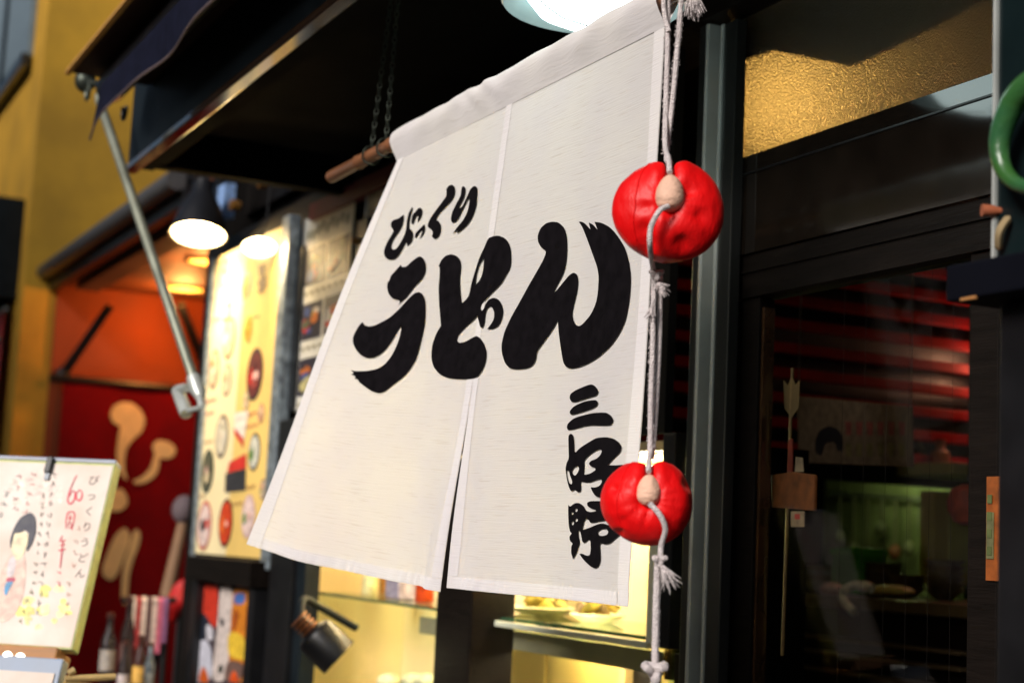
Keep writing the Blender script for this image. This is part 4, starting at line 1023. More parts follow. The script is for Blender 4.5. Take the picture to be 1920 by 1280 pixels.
MB().tube([(BX+.10, y0c-.08, zc+.01), (BX+.10, y1c, zc+.01)], .022, 8).build('curtain_rod', 'black', cu)
for g in ([(355,275),(320,260),(305,215),(325,170),(370,150),(430,155),(475,195),(497,245),(480,310),(430,350),(395,400),(385,460),(385,520),(405,570),(375,550),(350,500),(340,430),(352,330),(362,285)],
          [(560,350),(630,365),(660,405),(640,445),(600,455),(570,445),(568,500),(550,545),(500,580),(450,590),(425,575),(480,550),(520,510),(540,450),(545,425),(530,385)],
          [(330,620),(370,610),(400,650),(405,695),(370,730),(320,735),(270,700),(290,640)],
          [(390,820),(415,850),(415,900),(380,990),(345,1080),(310,1105),(270,1080),(262,1040),(290,960),(330,870),(360,835)],
          [(450,825),(472,850),(465,910),(430,1000),(410,1080),(400,1230),(370,1230),(372,1090),(385,1000),(410,930),(430,850)]):
    L = [onX(100+x/2.844, 700+y/2.844, BX+.13) for x, y in g]
    sheet('printed_stroke', fill2d([chaikin([(p.y, p.z) for p in L], 2)], .05), lambda y, z: (cwave(y, z)+.012, y, z), 'cream', cu)
# downlights in the neighbour's soffit
def downlight(px, py, lab, on):
    p = onZ(px, py, ez+.035); t = thing('soffit_downlight', tuple(p), lab, 'lamp', 'downlights in the neighbouring soffit')
    MB().lathe([(.105, .0), (.12, -.012), (.125, .004)], p, (0, 0, 1), 24).build('rim', 'chain', t)
    MB().lathe([(.001, -.004), (.104, -.004)], p, (0, 0, 1), 24).build('lamp_glass', 'downlight', t)
    l = bpy.data.lights.new('downlight_light', 'POINT'); l.energy = on; l.color = (1, .40, .10); l.shadow_soft_size = .08
    o = bpy.data.objects.new('downlight_light', l); COL.objects.link(o); o.location = p+Vector((0, 0, -.10)); o.parent = t; o.matrix_parent_inverse = Matrix.Translation(-t.location)
downlight(345, 540, 'glowing orange downlight in the soffit left of the menu board', 5)
downlight(393, 490, 'second downlight half hidden behind the menu board edge', 3.5)

# ------------------------------------------------------------------ anniversary sign on its stand
sa, st = R_(35), R_(21)
n_ = Vector((math.cos(sa), -math.sin(sa), 0)); rt = Vector((math.sin(sa), math.cos(sa), 0))
up = Vector((0, 0, 1))*math.cos(st) - n_*math.sin(st); nn = n_*math.cos(st)+Vector((0, 0, 1))*math.sin(st)
TR = onX(217, 869, -3.40)
hS = .405; wS = .44
sg = thing('anniversary_sign', tuple(TR-up*hS-rt*wS*.5), 'tilted handwritten sign with a red sixty and a doll drawing', 'sign')
O = TR-up*hS-rt*wS                               # lower left corner of the face
MB().obox(O-nn*.034, rt*wS, up*hS, nn*.034).build('board', 'greenedge', sg, bevel=.003)
def sp(x, y, lift): return O+rt*x+up*y+nn*lift
def spx(px, py):                                 # photograph pixel to sign coordinates
    d = ray(px, py); t = (O-EYE).dot(nn)/d.dot(nn); q = EYE+d*t-O; return (q.dot(rt), q.dot(up))
sheet('paper', fill2d([[(.004, .004), (wS-.004, .004), (wS-.004, hS-.006), (.004, hS-.006)]]), lambda x, y: sp(x, y, .0012), 'pinkpaper', sg)
MB().obox(sp(0, hS, -.034)+nn*0, rt*wS, up*.008, nn*.036).build('top_rail', mat('grey rail', (.36, .38, .46), .45), sg, bevel=.002)
c = spx(97, 868); MB().obox(sp(c[0]-.008, hS-.03, .002), rt*.013, up*.036, nn*.010).build('clip', 'black', sg, bevel=.002)
MB().obox(sp(c[0]-.006, hS-.045, .002), rt*.010, up*.014, nn*.005).build('clip', mat('dull clip steel', (.2, .22, .24), .5, .5), sg)
def spoly(pts, col, lift, nm='printed_drawing', it=2, sc=(3.046, 3.048)):
    L = [spx(x/sc[0], 860+y/sc[1]) for x, y in pts]
    return sheet(nm, fill2d([chaikin(L, it) if it else L]), lambda x, y: sp(x, y, lift), col if not isinstance(col, tuple) else flat(*col), sg)
rs = random.Random(12)
for k in range(26):
    cx, cy_ = rs.uniform(110, 400), rs.uniform(720, 960); q_ = rs.uniform(14, 34)
    spoly([(cx+x, cy_+y) for x, y in ell(0, 0, q_, q_*.8, 10, .25, k)], rs.choice([(.82, .72, .28), (.82, .70, .18), (.82, .74, .40)]), .0013+k*.00002, 'printed_wash')
for k in range(22):
    cx, cy_ = rs.uniform(50, 360), rs.uniform(70, 260); q_ = rs.uniform(12, 30)
    spoly([(cx+x, cy_+y) for x, y in ell(0, 0, q_, q_*.8, 10, .25, k)], rs.choice([(.82, .58, .50), (.82, .62, .54), (.80, .66, .56)]), .0013+k*.00002, 'printed_wash')
spoly([(60, 545), (110, 530), (150, 560), (148, 700), (130, 800), (90, 890), (30, 935), (-30, 930), (-20, 700), (30, 600)], (.78, .50, .40), .0021)
spoly([(50, 580), (85, 545), (95, 600), (80, 670), (40, 680)], (.66, .58, .58), .0025)
spoly([(40, 680), (92, 678), (85, 705), (38, 705)], (.5, .02, .08), .0028)
spoly([(38, 705), (82, 700), (55, 745), (35, 790), (25, 750)], (.03, .30, .60), .0030)
spoly([(85, 420), (165, 420), (160, 490), (130, 560), (98, 585), (66, 530), (68, 470)], (.82, .66, .42), .0026)
spoly([(62, 525), (60, 460), (85, 390), (120, 335), (180, 303), (207, 340), (208, 420), (185, 490), (150, 540), (165, 470), (168, 425), (140, 405), (120, 425), (85, 425), (75, 470)], (.012, .013, .03), .0032)
def stext(body, px, py, hpx, col, space=1.0):
    x, y = spx(px, py); x2, y2 = spx(px, py+hpx)
    tt = text_tris(body, 1.0, 'CENTER', space); k = abs(y-y2)
    return sheet('printed_lettering', tt, lambda a, b: sp(x+a*k, y+b*k, .0022), flat(*col), sg)
RED, BLK = (.62, .01, .05), (.03, .03, .04)
def ribbon(pts, w, col, lift=.0022):             # brush stroke on the sign, photograph pixels
    L = smooth_line([(x, y, 0) for x, y in pts], 5); n = len(L); A_, B_ = [], []
    for k, q in enumerate(L):
        t = (L[min(k+1, n-1)]-L[max(k-1, 0)]).normalized(); ww = w*(.55+.45*math.sin(math.pi*(k+.6)/(n+.2)))
        A_.append(spx(q.x-t.y*ww, q.y+t.x*ww)); B_.append(spx(q.x+t.y*ww, q.y-t.x*ww))
    b = MB(); b.v = [tuple(sp(x, y, lift)) for x, y in A_+B_]; b.f = [(k, k+1, n+k+1, n+k) for k in range(n-1)]
    return b.build('printed_lettering', flat(*col), sg)
zs_ = lambda L: [(x/3.046, 860+y/3.048) for x, y in L]
ribbon(zs_([(440, 95), (418, 140), (395, 200), (390, 245), (405, 258), (425, 235), (430, 195), (415, 185), (398, 215)]), 1.5, RED)
ribbon(zs_([(455, 180), (438, 200), (440, 232), (458, 238), (470, 215), (468, 188), (452, 178)]), 1.4, RED, .0024)
ribbon(zs_([(378, 400), (380, 350), (392, 308), (425, 308), (424, 350), (412, 408)]), 1.2, RED); ribbon(zs_([(392, 340), (415, 338)]), .9, RED, .0024)
ribbon(zs_([(403, 320), (398, 365)]), .9, RED, .0026); ribbon(zs_([(390, 395), (393, 370), (410, 370), (406, 395), (392, 395)]), .8, RED, .0028)
ribbon(zs_([(358, 440), (342, 475)]), 1.2, RED); ribbon(zs_([(345, 470), (378, 466)]), 1.1, RED, .0024); ribbon(zs_([(345, 495), (374, 490)]), 1.0, RED, .0026)
ribbon(zs_([(335, 525), (378, 518)]), 1.2, RED, .0028); ribbon(zs_([(362, 468), (355, 540), (345, 625)]), 1.2, RED, .003)
for k, ch in enumerate('びっくりうどん'): stext(ch, 176-k*4.2, 902+k*29, 20, (.16, .09, .07))
rs = random.Random(5)
def scribble(px0, py0, px1, py1, n, h, col):
    for k in range(n):
        t = k/max(1, n-1); cx, cy_ = px0+(px1-px0)*t, py0+(py1-py0)*t
        for m_ in range(3):
            a = rs.choice((.1, 1.5, 1.2, 2.2))+rs.gauss(0, .2); d = h*rs.uniform(.25, .5); ox, oy = rs.uniform(-h*.25, h*.25), rs.uniform(-h*.3, h*.3)
            ribbon([(cx+ox-d*math.cos(a), cy_+oy-d*math.sin(a)), (cx+ox+rs.gauss(0, 1), cy_+oy+rs.gauss(0, 1)), (cx+ox+d*math.cos(a)+rs.gauss(0, 1), cy_+oy+d*math.sin(a))], .55, col, .0022+m_*.0002)
scribble(103, 890, 72, 1150, 15, 11, (.18, .12, .10)); scribble(83, 930, 62, 1110, 11, 10, (.20, .14, .10))
scribble(64, 890, 48, 960, 5, 11, (.5, .18, .16)); scribble(37, 892, 30, 955, 4, 11, (.35, .11, .11)); scribble(12, 925, 4, 965, 3, 12, (.08, .08, .09)); scribble(60, 1110, 38, 1165, 4, 11, (.24, .18, .05))
scribble(112, 1075, 112, 1095, 2, 10, RED); scribble(130, 1095, 124, 1150, 4, 10, (.4, .16, .08)); scribble(148, 990, 138, 1060, 4, 11, (.4, .2, .14))
# stand
sd_ = thing('sign_stand', tuple(sp(wS/2, 0, -.2))[:2]+(0,), 'brown wooden easel stand under the anniversary sign', 'stand')
MB().obox(sp(.0, -.034, -.05), rt*(wS-.02), up*.030, nn*.075).build('ledge', 'wood', sd_, bevel=.003)
for x in (.08, wS-.08):
    p = sp(x, .02, -.06); MB().tube([p, Vector((p.x, p.y, 0.0))+(-n_*.05)], .014, 8).build('leg', 'wood_dark', sd_)
p = sp(wS/2, hS*.8, -.05); MB().tube([p, Vector((p.x, p.y, 0))-n_*.45], .012, 8).build('leg', 'wood_dark', sd_)
# lower tray, sticks, box and lights below the sign
t0 = onX(130, 1243, -3.15)
ts = thing('blue_menu_stand', (t0.x, t0.y-.2, 0), 'low grey blue menu stand below the anniversary sign', 'menu stand')
MB().obox(t0-rt*.34-up*.26, rt*.34, up*.26, nn*.03).build('panel', mat('grey blue board', (.28, .34, .44), .5), ts, bevel=.003)
MB().obox(t0-rt*.33-up*.27+nn*.0312, rt*.32, up*.24, nn*.002).build('paper', 'pinkpaper', ts)
p = t0-rt*.17-up*.2; MB().tube([p-nn*.02, Vector((p.x-.05, p.y, 0))], .02, 8).build('leg', 'wood_dark', ts)
o0 = onX(46, 1210, -3.35)
o = MB().obox(o0-rt*.2-up*.05, rt*.2, up*.05, -nn*.06).build('yellow_box', mat('yellow card box', (.55, .46, .10), .5), None, bevel=.003)
tag(o, 'small yellow box on the stand ledge under the sign', 'box')
MB().obox(o0-rt*.2-up*.055, rt*.2, up*.004, -nn*.06-Vector((0, 0, .03))).build('shelf', 'wood_dark', o)
for k, (px, py) in enumerate(((14, 1229), (38, 1232))):
    o = MB().ball(onX(px, py, -3.2), .009).build('small_bulb', mat('tiny bulb glass', (.9, .9, .8), .2, emit=(1, .95, .8), estr=1.4), None, smooth=True)
    tag(o, ('tiny glowing bulb above the blue stand, nearer the picture edge', 'tiny glowing bulb above the blue stand beside the yellow box')[k], 'bulb', 'tiny bulbs above the blue stand')
    MB().tube([onX(px, py, -3.2), onX(px, py+14, -3.2)], .003, 6).build('stem', 'black', o)
for k, (q0, q1) in enumerate((((122, 1272), (216, 1268)), ((118, 1282), (200, 1290)), ((128, 1262), (140, 1255)))):
    o = MB().tube([onX(*q0, -3.1), onX(*q1, -3.1)], .0065, 8).build('wooden_stick', 'wood_pale', None, smooth=True)
    tag(o, ('longest pale wooden stick beside the blue stand', 'lowest pale wooden stick beside the blue stand', 'short stub of pale stick on the blue stand corner')[k], 'stick', 'pale sticks beside the blue stand')

# ------------------------------------------------------------------ clutter between the shops
def bottle(px, py, top, w, X, col, lab, label):
    p, q = onX(px, py, X), onX(px, top, X); k = (p-EYE).dot(F_)/FPX; r = w*k/2; H = q.z-p.z
    t = thing('sauce_bottle', tuple(p), label, 'bottle', 'dark bottles on the trolley')
    MB().lathe([(.001, 0), (r, 0), (r, H*.6), (r*.45, H*.78), (r*.42, H*.96), (.001, H*.965)], p, (0, 0, 1), 16).build('bottle_body', flat(*col, .2), t, smooth=True)
    MB().lathe([(r*.5, H*.93), (r*.5, H), (.001, H)], p, (0, 0, 1), 14).build('cap', flat(.06, .02, .015, .3), t, smooth=True)
    MB().lathe([(r*1.02, H*.18), (r*1.02, H*.48)], p, (0, 0, 1), 16).build('bottle_label', flat(*lab), t, smooth=True)
bottle(198, 1280, 1148, 30, -5.2, (.02, .012, .012), (.34, .30, .26), 'dark bottle with a white label nearest the anniversary sign')
bottle(232, 1285, 1118, 26, -5.4, (.025, .014, .012), (.1, .05, .04), 'tallest dark bottle with a brown label on the trolley')
bottle(228, 1320, 1200, 24, -5.0, (.03, .02, .02), (.5, .42, .4), 'short front bottle with a pale label on the trolley')
bottle(258, 1300, 1190, 26, -5.1, (.05, .015, .012), (.7, .4, .08), 'dark bottle with an orange label beside the striped cloths')
bottle(276, 1310, 1204, 20, -5.05, (.2, .24, .26), (.4, .42, .4), 'clear grey bottle beside the striped cloths')
tz = onX(230, 1300, -5.2).z-.02
tro = thing('trolley', (-5.2, onX(240, 1300, -5.2).y, 0), 'dark trolley table carrying the bottles beyond the sign', 'trolley')
ty_ = onX(240, 1300, -5.2).y
MB().box(-5.6, -4.85, ty_-.2, ty_+.22, tz-.03, tz).build('table_top', 'wood_dark', tro, bevel=.004)
for xx in (-5.55, -4.9):
    for yy in (ty_-.17, ty_+.19): MB().box(xx-.02, xx+.02, yy-.02, yy+.02, 0.1, tz-.031).build('leg', 'black', tro)
# striped cloths over a rail
X = -5.9
rk = thing('cloth_rail', tuple(onX(280, 1300, X))[:2]+(.1,), 'rail hung with pale and red striped cloths in front of the red curtain', 'rack')
pL, pR = onX(244, 1124, X), onX(314, 1124, X)
MB().tube([pL-Vector((0, .03, 0)), pR+Vector((0, .03, 0))], .012, 8).build('rail', 'black', rk)
for e_ in (pL, pR): MB().tube([e_, Vector((e_.x, e_.y, .1))], .012, 8).build('leg', 'black', rk)
for k, col in enumerate([(.66, .55, .46), (.35, .03, .03), (.66, .52, .44), (.10, .05, .05), (.62, .48, .42), (.55, .12, .2), (.25, .1, .22)]):
    y = pL.y+(pR.y-pL.y)*(k+.5)/7; w = (pR.y-pL.y)/7*.46; z0, z1 = pL.z-.15-.02*(k % 3), pL.z+.014
    b = MB()
    for j in range(13):
        a = math.pi*j/12
        for s in (-1, 1): b.v.append((X+.02*math.cos(a), y+s*w, z1-.02+.02*math.sin(a)))
    b.v = [(X+.02, y-w, z0), (X+.02, y+w, z0)] + b.v + [(X-.02, y-w, z0), (X-.02, y+w, z0)]
    for j in range(14): b.f.append((2*j, 2*j+1, 2*j+3, 2*j+2))
    b.build('cloth_strip', flat(*col, .85), rk, smooth=True)
# leaning pole and red cloth bag
lp = thing('leaning_pole', tuple(onX(316, 1115, -6.5)), 'pale wooden pole leaning by the menu board frame', 'pole')
MB().tube([onX(347, 965, -6.5), onX(313, 1118, -6.5)], [.022, .03], 10).build('pole_shaft', mat('weathered pole', (.30, .17, .09), .7), lp, smooth=True)
MB().ball(onX(345, 955, -6.5), (.05, .05, .06)).build('pole_head', mat('grey wrap', (.16, .12, .13), .8), lp, smooth=True)
MB().tube([onX(313, 1118, -6.5), Vector((onX(313, 1118, -6.5)))*1+Vector((-.02, -.15, -1.1))], .025, 8).build('pole_foot', 'wood_dark', lp)
c = onX(338, 1125, -6.3); b = MB().ball(c, (.04, .07, .09), 20, 14)
b.v = [(x+.012*math.sin(z*60), y+.012*math.sin(z*45+x*30)-(c.z-z)*.5, z) for x, y, z in b.v]
bg = tag(b.build('red_bag', 'redpaint', None, smooth=True), 'crumpled red cloth bag behind the lower poster frame', 'bag')
MB().tube(smooth_line([c+Vector((0, .02, .1)), c+Vector((0, .05, .2)), c+Vector((0, .08, .1))], 6), .008, 6).build('handle', 'darkred', bg)
MB().tube([c, Vector((c.x, c.y, .1))], .01, 6).build('stand', 'black', bg)

# ------------------------------------------------------------------ inside the shop
ss = thing('slat_screen', (-3.5, 2.6, .1), 'red lacquered slat screen glowing behind the door glass', 'screen')
for k in range(10):
    z = 1.85+.067*k
    MB().box(-3.52, -3.49, 1.85, 4.4, z-.014, z+.014).build('slat', 'slat', ss, bevel=.003)
for y in (1.86, 4.38): MB().box(-3.56, -3.521, y, y+.04, .12, 2.60).build('post', 'wood_dark', ss)
MB().box(-3.60, -3.575, 1.85, 4.4, 1.78, 2.60).build('backing', 'black', ss)
def ilight(name, p, e, col, label, r=.05, m='globe'):
    t = thing('added_slat_lamp', p, label, 'lamp', 'added lamps inside the shop')
    MB().ball(p, r, 18, 12).build('lamp_globe', m, t, smooth=True)
    MB().tube([(p[0], p[1], p[2]+r*.9), (p[0], p[1], CEIL)], .004, 6).build('flex', 'black', t)
M['slat_lamp'] = mat('added slat lamp globe', (.9, .6, .4), .4, emit=(1, .45, .25), estr=17)  # added lamp hidden from view, put in to light the slats
ilight('a', (-3.435, 3.28, 2.13), 9, (1, .6, .4), 'added unseen globe lamp lighting the red slat screen inside', .035, 'slat_lamp')
# amber globe behind the pebbled transom
p = onY(1535, 205, 1.95)
ag = thing('amber_globe_lamp', tuple(p), 'amber globe lamp glowing behind the pebbled glass above the door', 'lamp')
MB().ball(p, .075, 24, 16).build('lamp_globe', 'globe', ag, smooth=True)
MB().tube([p, (p.x, p.y, CEIL)], .006, 6).build('flex', 'black', ag)
bm_ = MB()
L = [(1380, 122), (1455, 98), (1590, 126), (1650, 100), (1800, 22), (2000, -60), (2000, -160), (1380, -60)]
bm_.prism([onY(x, y, FY+.016) for x, y in L], (0, .012, 0)).build('transom_valance', 'wood_dark', shop)
wb = MB().box(XF(1300, 2.3, 200), XF(1640, 2.3, 200), 2.30, 2.32, 2.30, 2.60).build('plaster_board', mat('warm plaster', (.62, .44, .18), .8), None)
tag(wb, 'warm plaster board lit behind the pebbled transom', 'panel')
# arrow charm with wooden plaque inside the door glass
ay = FY+.055
ar = thing('arrow_charm', tuple(onY(1466, 1230, ay)), 'lucky arrow with a wooden plaque hanging inside the door glass', 'charm')
MB().tube([onY(1486, 690, ay), onY(1467, 1228, ay)], .003, 8).build('arrow_shaft', flat(.20, .12, .04), ar, smooth=True)
for sgn in (-1, 1):
    L = [onY(1484, 785, ay), onY(1484+sgn*15, 765, ay), onY(1484+sgn*17, 712, ay), onY(1484+sgn*9, 722, ay), onY(1485, 700, ay)]
    MB().prism([q+Vector((0, -.002*sgn, 0)) for q in L], (0, .0015, 0)).build('feather', mat('ochre feather', (.14, .09, .03), .8), ar)
L = [(1446, 890), (1486, 884), (1527, 890), (1526, 957), (1447, 950)]
MB().prism([onY(x, y, ay-.006) for x, y in L], (0, .006, 0)).build('plaque', flat(.17, .055, .012), ar, bevel=.001)
MB().prism([onY(x, y, ay-.008) for x, y in ((1483, 958), (1507, 958), (1507, 987), (1483, 987))], (0, .002, 0)).build('tag', flat(.30, .22, .12), ar)
MB().prism([onY(x, y, ay-.009) for x, y in ((1490, 963), (1499, 963), (1499, 973), (1490, 973))], (0, .0008, 0)).build('tag', flat(.5, .04, .02), ar)
MB().prism([onY(x, y, ay-.004) for x, y in ((1492, 856), (1504, 858), (1506, 884), (1490, 884))], (0, .002, 0)).build('tag', flat(.26, .2, .12), ar)
MB().prism([onY(x, y, ay-.004) for x, y in ((1478, 825), (1486, 822), (1485, 884), (1476, 884))], (0, .002, 0)).build('ribbon', flat(.2, .03, .015), ar)
# kitchen counter and shelves
kt = thing('kitchen_counter', (-3.0, 3.0, .12), 'dark kitchen counter with hanging shelf behind the door glass', 'counter')
ky = 2.55
cz = onY(1600, 1118, ky).z
MB().box(XF(1490, ky, 1118), -.6, ky, ky+.6, cz-.03, cz).build('counter_top', mat('worn counter', (.10, .07, .03), .3), kt, bevel=.004)
MB().box(XF(1490, ky, 1118), -.6, ky+.03, ky+.58, .12, cz-.031).build('counter_front', 'wood_dark', kt)
for yy in (1200, 1228, 1262):
    MB().box(XF(1495, ky, 1200), XF(1800, ky, 1200), ky+.004, ky+.028, onY(1600, yy, ky).z-.006, onY(1600, yy, ky).z+.002).build('counter_rib', mat('counter rib', (.10, .07, .035), .4), kt)
py_ = 3.0
MB().box(XF(1560, py_, 880), XF(1786, py_, 880), py_, py_+.25, onY(1600, 893, py_).z, onY(1600, 873, py_).z).build('shelf', mat('pale green shelf', (.55, .58, .22), .5), kt, bevel=.003)
MB().box(XF(1725, py_, 1000), XF(1752, py_, 1000), py_, py_+.12, onY(1740, 1090, py_).z, onY(1740, 920, py_).z).build('shelf_upright', mat('olive upright', (.50, .44, .06), .6), kt)
MB().box(XF(1754, py_+.05, 1000), XF(1782, py_+.05, 1000), py_+.05, py_+.15, onY(1740, 1068, py_).z, onY(1740, 925, py_).z).build('shelf_upright', mat('lime upright', (.45, .50, .12), .6), kt)
MB().box(XF(1545, 3.5, 1000), XF(1800, 3.5, 1000), 3.5, 3.52, onY(1650, 1110, 3.5).z, onY(1650, 880, 3.5).z).build('back_splash', mat('green grey tiles', (.30, .33, .18), .35, var=.4, vscale=5), kt)
kl = MB().tube([(XF(1570, 3.2, 880), 3.30, onY(1600, 888, 3.30).z), (XF(1780, 3.2, 880), 3.30, onY(1600, 888, 3.30).z)], .012, 8).build('lamp_tube', 'kitchenlamp', kt)
MB().box(XF(1562, py_-.02, 860), XF(1700, py_-.02, 860), py_-.04, py_-.02, onY(1600, 868, py_).z, onY(1600, 846, py_).z).build('shelf', mat('upper shelf lip', (.40, .36, .10), .5), kt)
p = onY(1605, 1060, 2.8)
gb = MB().box(p.x-.055, p.x+.055, 2.76, 2.86, cz+.001, onY(1605, 1026, 2.8).z).build('green_crate', mat('green plastic crate', (.05, .32, .03), .45), None, bevel=.005)
tag(gb, 'bright green plastic crate on the kitchen counter', 'crate')
MB().box(p.x-.058, p.x+.058, 2.757, 2.863, onY(1605, 1040, 2.8).z, onY(1605, 1030, 2.8).z).build('rim', mat('crate rim', (.09, .45, .05), .45), gb)
ky2 = ky-.02
ld = thing('white_ladle', tuple(onY(1600, 1118, ky2)), 'white curved ladle hooked over the counter edge', 'ladle')
MB().tube(smooth_line([onY(1602, 1147, ky2), onY(1585, 1130, ky2), onY(1580, 1112, ky2), onY(1592, 1100, ky2), onY(1612, 1096, ky2), onY(1634, 1104, ky2)], 6), .011, 10).build('ladle_handle', flat(.75, .78, .55), ld, smooth=True)
MB().ball(onY(1622, 1100, ky2), (.024, .02, .014)).build('ladle_bowl', flat(.78, .8, .58), ld, smooth=True)
o = MB().ball(onY(1560, 1104, ky+.05), (.035, .03, .018)).build('folded_cloth', flat(.5, .35, .3), None, smooth=True)
tag(o, 'pinkish folded cloth on the counter beside the ladle', 'cloth')
o = MB().ball(onY(1672, 1108, ky+.1), (.07, .05, .016)).build('yellow_dish', flat(.45, .38, .08), None, smooth=True)
tag(o, 'flat yellow dish on the counter beside the ladle', 'dish')
# crockery and bottles on the kitchen shelf and counter
rs = random.Random(21)
zsh = onY(1600, 873, py_).z
for k, (col, nm) in enumerate((((.25, .22, .06), 'olive bottle, first of five on the green kitchen shelf from the arrow charm'), ((.12, .08, .03), 'brown bottle, second of five on the green kitchen shelf'), ((.30, .28, .12), 'pale bottle in the middle of the green kitchen shelf'),
                              ((.08, .12, .04), 'dark green bottle, fourth of five on the green kitchen shelf'), ((.28, .10, .04), 'rust coloured bottle, last of five on the green kitchen shelf'))):
    x = XF(1595+k*42, py_+.08, 860); h = (.09, .07, .10, .08, .06)[k]; r = (.022, .026, .018, .022, .027)[k]
    t = thing('kitchen_bottle', (x, py_+.08, zsh), nm, 'bottle', 'bottles on the kitchen shelf')
    MB().lathe([(.001, .001), (r, .001), (r, h*.6), (r*.5, h*.75), (r*.45, h), (.001, h)], (x, py_+.08, zsh), (0, 0, 1), 12).build('bottle_body', flat(*col), t, smooth=True)
    MB().lathe([(r*.55, h), (r*.55, h+.012), (.001, h+.013)], (x, py_+.08, zsh), (0, 0, 1), 12).build('cap', flat(.2, .05, .03), t, smooth=True)
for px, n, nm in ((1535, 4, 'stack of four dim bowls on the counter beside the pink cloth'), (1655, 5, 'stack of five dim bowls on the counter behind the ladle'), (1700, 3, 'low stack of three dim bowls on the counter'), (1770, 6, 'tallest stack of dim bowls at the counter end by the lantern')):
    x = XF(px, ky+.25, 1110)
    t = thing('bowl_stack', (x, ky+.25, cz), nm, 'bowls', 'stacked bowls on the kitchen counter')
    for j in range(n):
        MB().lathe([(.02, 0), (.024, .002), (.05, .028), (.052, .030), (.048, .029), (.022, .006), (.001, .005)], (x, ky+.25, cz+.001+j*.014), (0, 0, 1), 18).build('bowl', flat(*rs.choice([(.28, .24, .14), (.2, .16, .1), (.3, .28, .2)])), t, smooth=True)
rl = thing('utensil_rail', (XF(1660, 3.44, 930), 3.44, onY(1660, 930, 3.44).z), 'rail of hanging ladles on the green kitchen wall', 'rail')
MB().tube([onY(1560, 925, 3.46), onY(1725, 935, 3.46)], .006, 8).build('rail_bar', 'alu', rl)
for k in range(6):
    p = onY(1575+k*26, 928+k, 3.46); q = p-Vector((0, 0, rs.uniform(.10, .20)))
    MB().tube([p, q], .005, 6).build('ladle_handle', flat(.12, .11, .07), rl)
    MB().ball(q, (.022, .02, .026), 10, 8).build('ladle_bowl', flat(*rs.choice([(.2, .19, .13), (.25, .08, .05), (.1, .1, .06)])), rl, smooth=True)
# strip poster and red jar at the door's far stile
p = onY(1860, 990, FY+.05)
sp_ = thing('strip_poster', tuple(onY(1860, 1088, FY+.048)), 'narrow orange strip poster on the sliding door edge', 'poster')
x0, x1 = XF(1846, FY+.005, 990), XF(1875, FY+.005, 990); zt2, zb2 = onY(1860, 892, FY).z, onY(1860, 1088, FY).z
MB().box(x0, x1, FY+.008, FY+.0105, zb2, zt2).build('paper', flat(.24, .06, .008), sp_)
MB().box(x0+.002, x0+.016, FY+.0065, FY+.0075, zb2+.03, zt2-.05).build('printed_band', flat(.12, .12, .05), sp_)
for k in range(4): MB().box(x0+.004, x0+.013, FY+.0055, FY+.006, zb2+.035+.024*k, zb2+.047+.024*k).build('printed_lettering', flat(.08, .10, .03), sp_)
rj = thing('red_lantern', tuple(onY(1815, 965, 2.4)), 'small dull red paper lantern behind the door glass', 'lantern')
c = onY(1815, 945, 2.4)
MB().lathe([(.012, -.045), (.03, -.038), (.042, -.015), (.044, .005), (.036, .03), (.014, .042)], c, (0, 0, 1), 20).build('lantern_paper', flat(.42, .06, .03), rj, smooth=True)
MB().tube([c+Vector((0, 0, .04)), (c.x, c.y, CEIL)], .002, 5).build('flex', 'black', rj)
# reflection of a sign in the door glass, imitated by a dim hanging sheet
ny_ = 2.2
nt_ = thing('reflected_sign', tuple(onY(1600, 880, ny_)), 'dim hanging sheet imitating a sign reflected in the door glass', 'notice')
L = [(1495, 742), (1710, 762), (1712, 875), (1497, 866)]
MB().prism([onY(x, y, ny_) for x, y in L], (0, .003, 0)).build('paper', flat(.16, .12, .08), nt_)  # sheet standing in for the sign's reflection
sheet('printed_drawing', fill2d([chaikin([tuple(onY(1420+x/2.843, 680+y/2.844, ny_-.001).xz) for x, y in ((310, 480), (305, 420), (330, 360), (380, 335), (430, 350), (458, 400), (458, 470), (425, 470), (415, 420), (360, 425), (345, 500))], 2)]), lambda x, z: (x, ny_-.0015, z), flat(.015, .015, .02), nt_)
for k in range(12):
    x, y = 1585+(k % 6)*20, 790+(k//6)*40
    MB().prism([onY(x+a, y+b, ny_-.001) for a, b in ((0, 0), (12, 1), (11, 26), (2, 25))], (0, -.0006, 0)).build('printed_lettering', flat(.22, .06, .05) if k < 6 else flat(.14, .12, .05), nt_)
MB().tube([onY(1497, 744, ny_), (XF(1497, ny_, 744), ny_, CEIL)], .001, 4).build('string', 'alu', nt_); MB().tube([onY(1708, 764, ny_), (XF(1708, ny_, 764), ny_, CEIL)], .001, 4).build('string', 'alu', nt_)  # strings added to hang the sheet that imitates the reflection

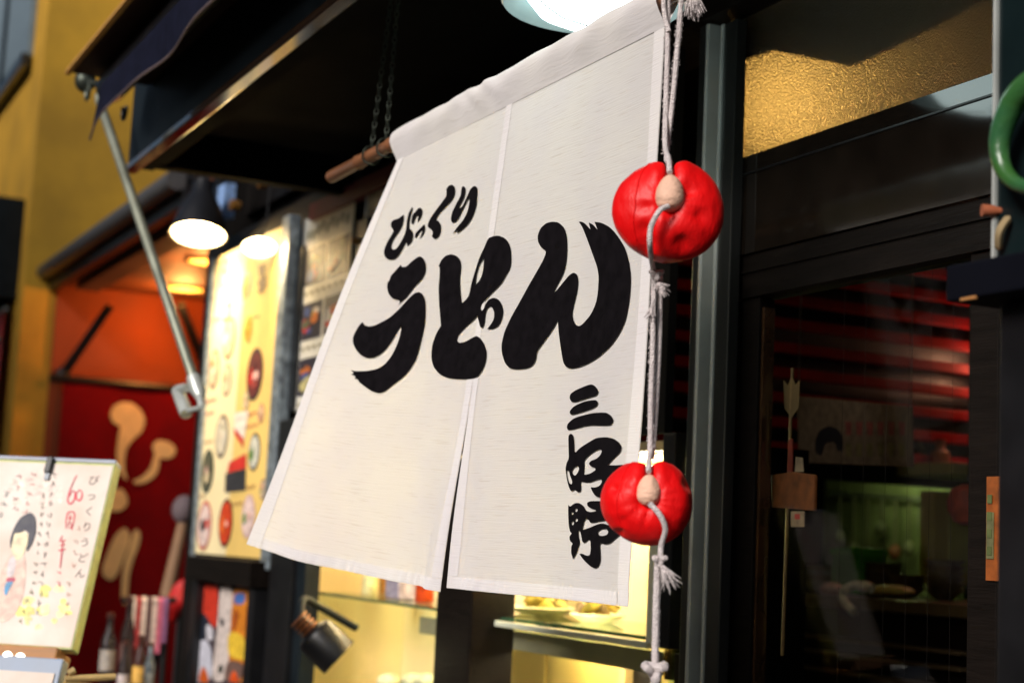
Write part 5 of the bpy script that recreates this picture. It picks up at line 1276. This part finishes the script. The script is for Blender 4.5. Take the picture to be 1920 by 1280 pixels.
# ------------------------------------------------------------------ dark glazed case with a green hose loop at the right
cY_ = 1.22
hx0 = XF(1868, cY_, 250)
hz0 = onY(1860, 505, cY_).z
hc = thing('glazed_case', (hx0+.2, cY_+.1, 0), 'dark glazed case with bright edge standing on a navy shelf post', 'case')
MB().box(hx0+.003, hx0+.40, cY_, cY_+.16, hz0+.003, 2.58).build('case_body', mat('dark teal glaze', (.005, .011, .012), .3, spec=.2), hc)
MB().box(hx0-.002, hx0+.0025, cY_-.004, cY_+.16, hz0+.003, 2.58).build('edge_strip', 'bead', hc)
sxl = XF(1800, cY_-.03, 530)
sh = MB().box(sxl, hx0+.5, cY_-.05, cY_+.2, onY(1810, 580, cY_).z, hz0).build('shelf', mat('navy black shelf', (.0025, .003, .006), .7, spec=.08), hc, bevel=.003)
MB().box(XF(1886, cY_, 700), hx0+.5, cY_-.01, cY_+.18, .1, onY(1810, 580, cY_).z-.002).build('post', 'black', hc, bevel=.003)
MB().tube([onY(1802, 562, cY_-.05), onY(1830, 557, cY_-.05)], .002, 6).build('pin', 'wood', hc)
hp = cY_-.035
gh = thing('green_hose', tuple(onY(1930, 360, hp)), 'loop of green plastic hose hung on the dark glazed case', 'hose')
MB().tube(smooth_line([onY(1990, 140, hp), onY(1945, 150, hp), onY(1905, 185, hp), onY(1880, 240, hp), onY(1874, 285, hp), onY(1886, 325, hp), onY(1915, 348, hp), onY(1960, 350, hp), onY(2000, 330, hp)], 8), [.0145-.007*min(1, max(0, (k-14)/34)) for k in range(65)], 14).build('hose_loop', 'hose', gh, smooth=True)
MB().tube([onY(1950, 148, hp), onY(1950, 148, cY_)], .006, 6).build('peg', 'black', gh)
for k, (px, py, lab) in enumerate(((1862, 395, 'rust coloured peg high on the bright edge of the dark case'), (1870, 498, 'rust coloured peg just above the navy shelf'))):
    p = onY(px, py, cY_-.006)
    o = MB().lathe([(.001, -.012), (.0068, -.012), (.0062, 0), (.004, .006), (.004, .02)], p, (.5, 1, 0), 14).build('rust_peg', mat('rusty peg', (.36, .10, .04), .7), None, smooth=True)
    tag(o, lab, 'peg', 'rust coloured pegs on the case')
p0, p1 = onY(1893, 405, cY_-.006), onY(1872, 470, cY_-.006)
o = MB().tube(smooth_line([p0, p0.lerp(p1, .5)+Vector((.004, -.01, 0)), p1], 6), [.001]+[.0045]*11+[.0006], 6).build('dry_leaf', mat('dry leaf', (.30, .22, .11), .8), None, smooth=True)
tag(o, 'curled dry leaf hanging in front of the dark case', 'leaf')
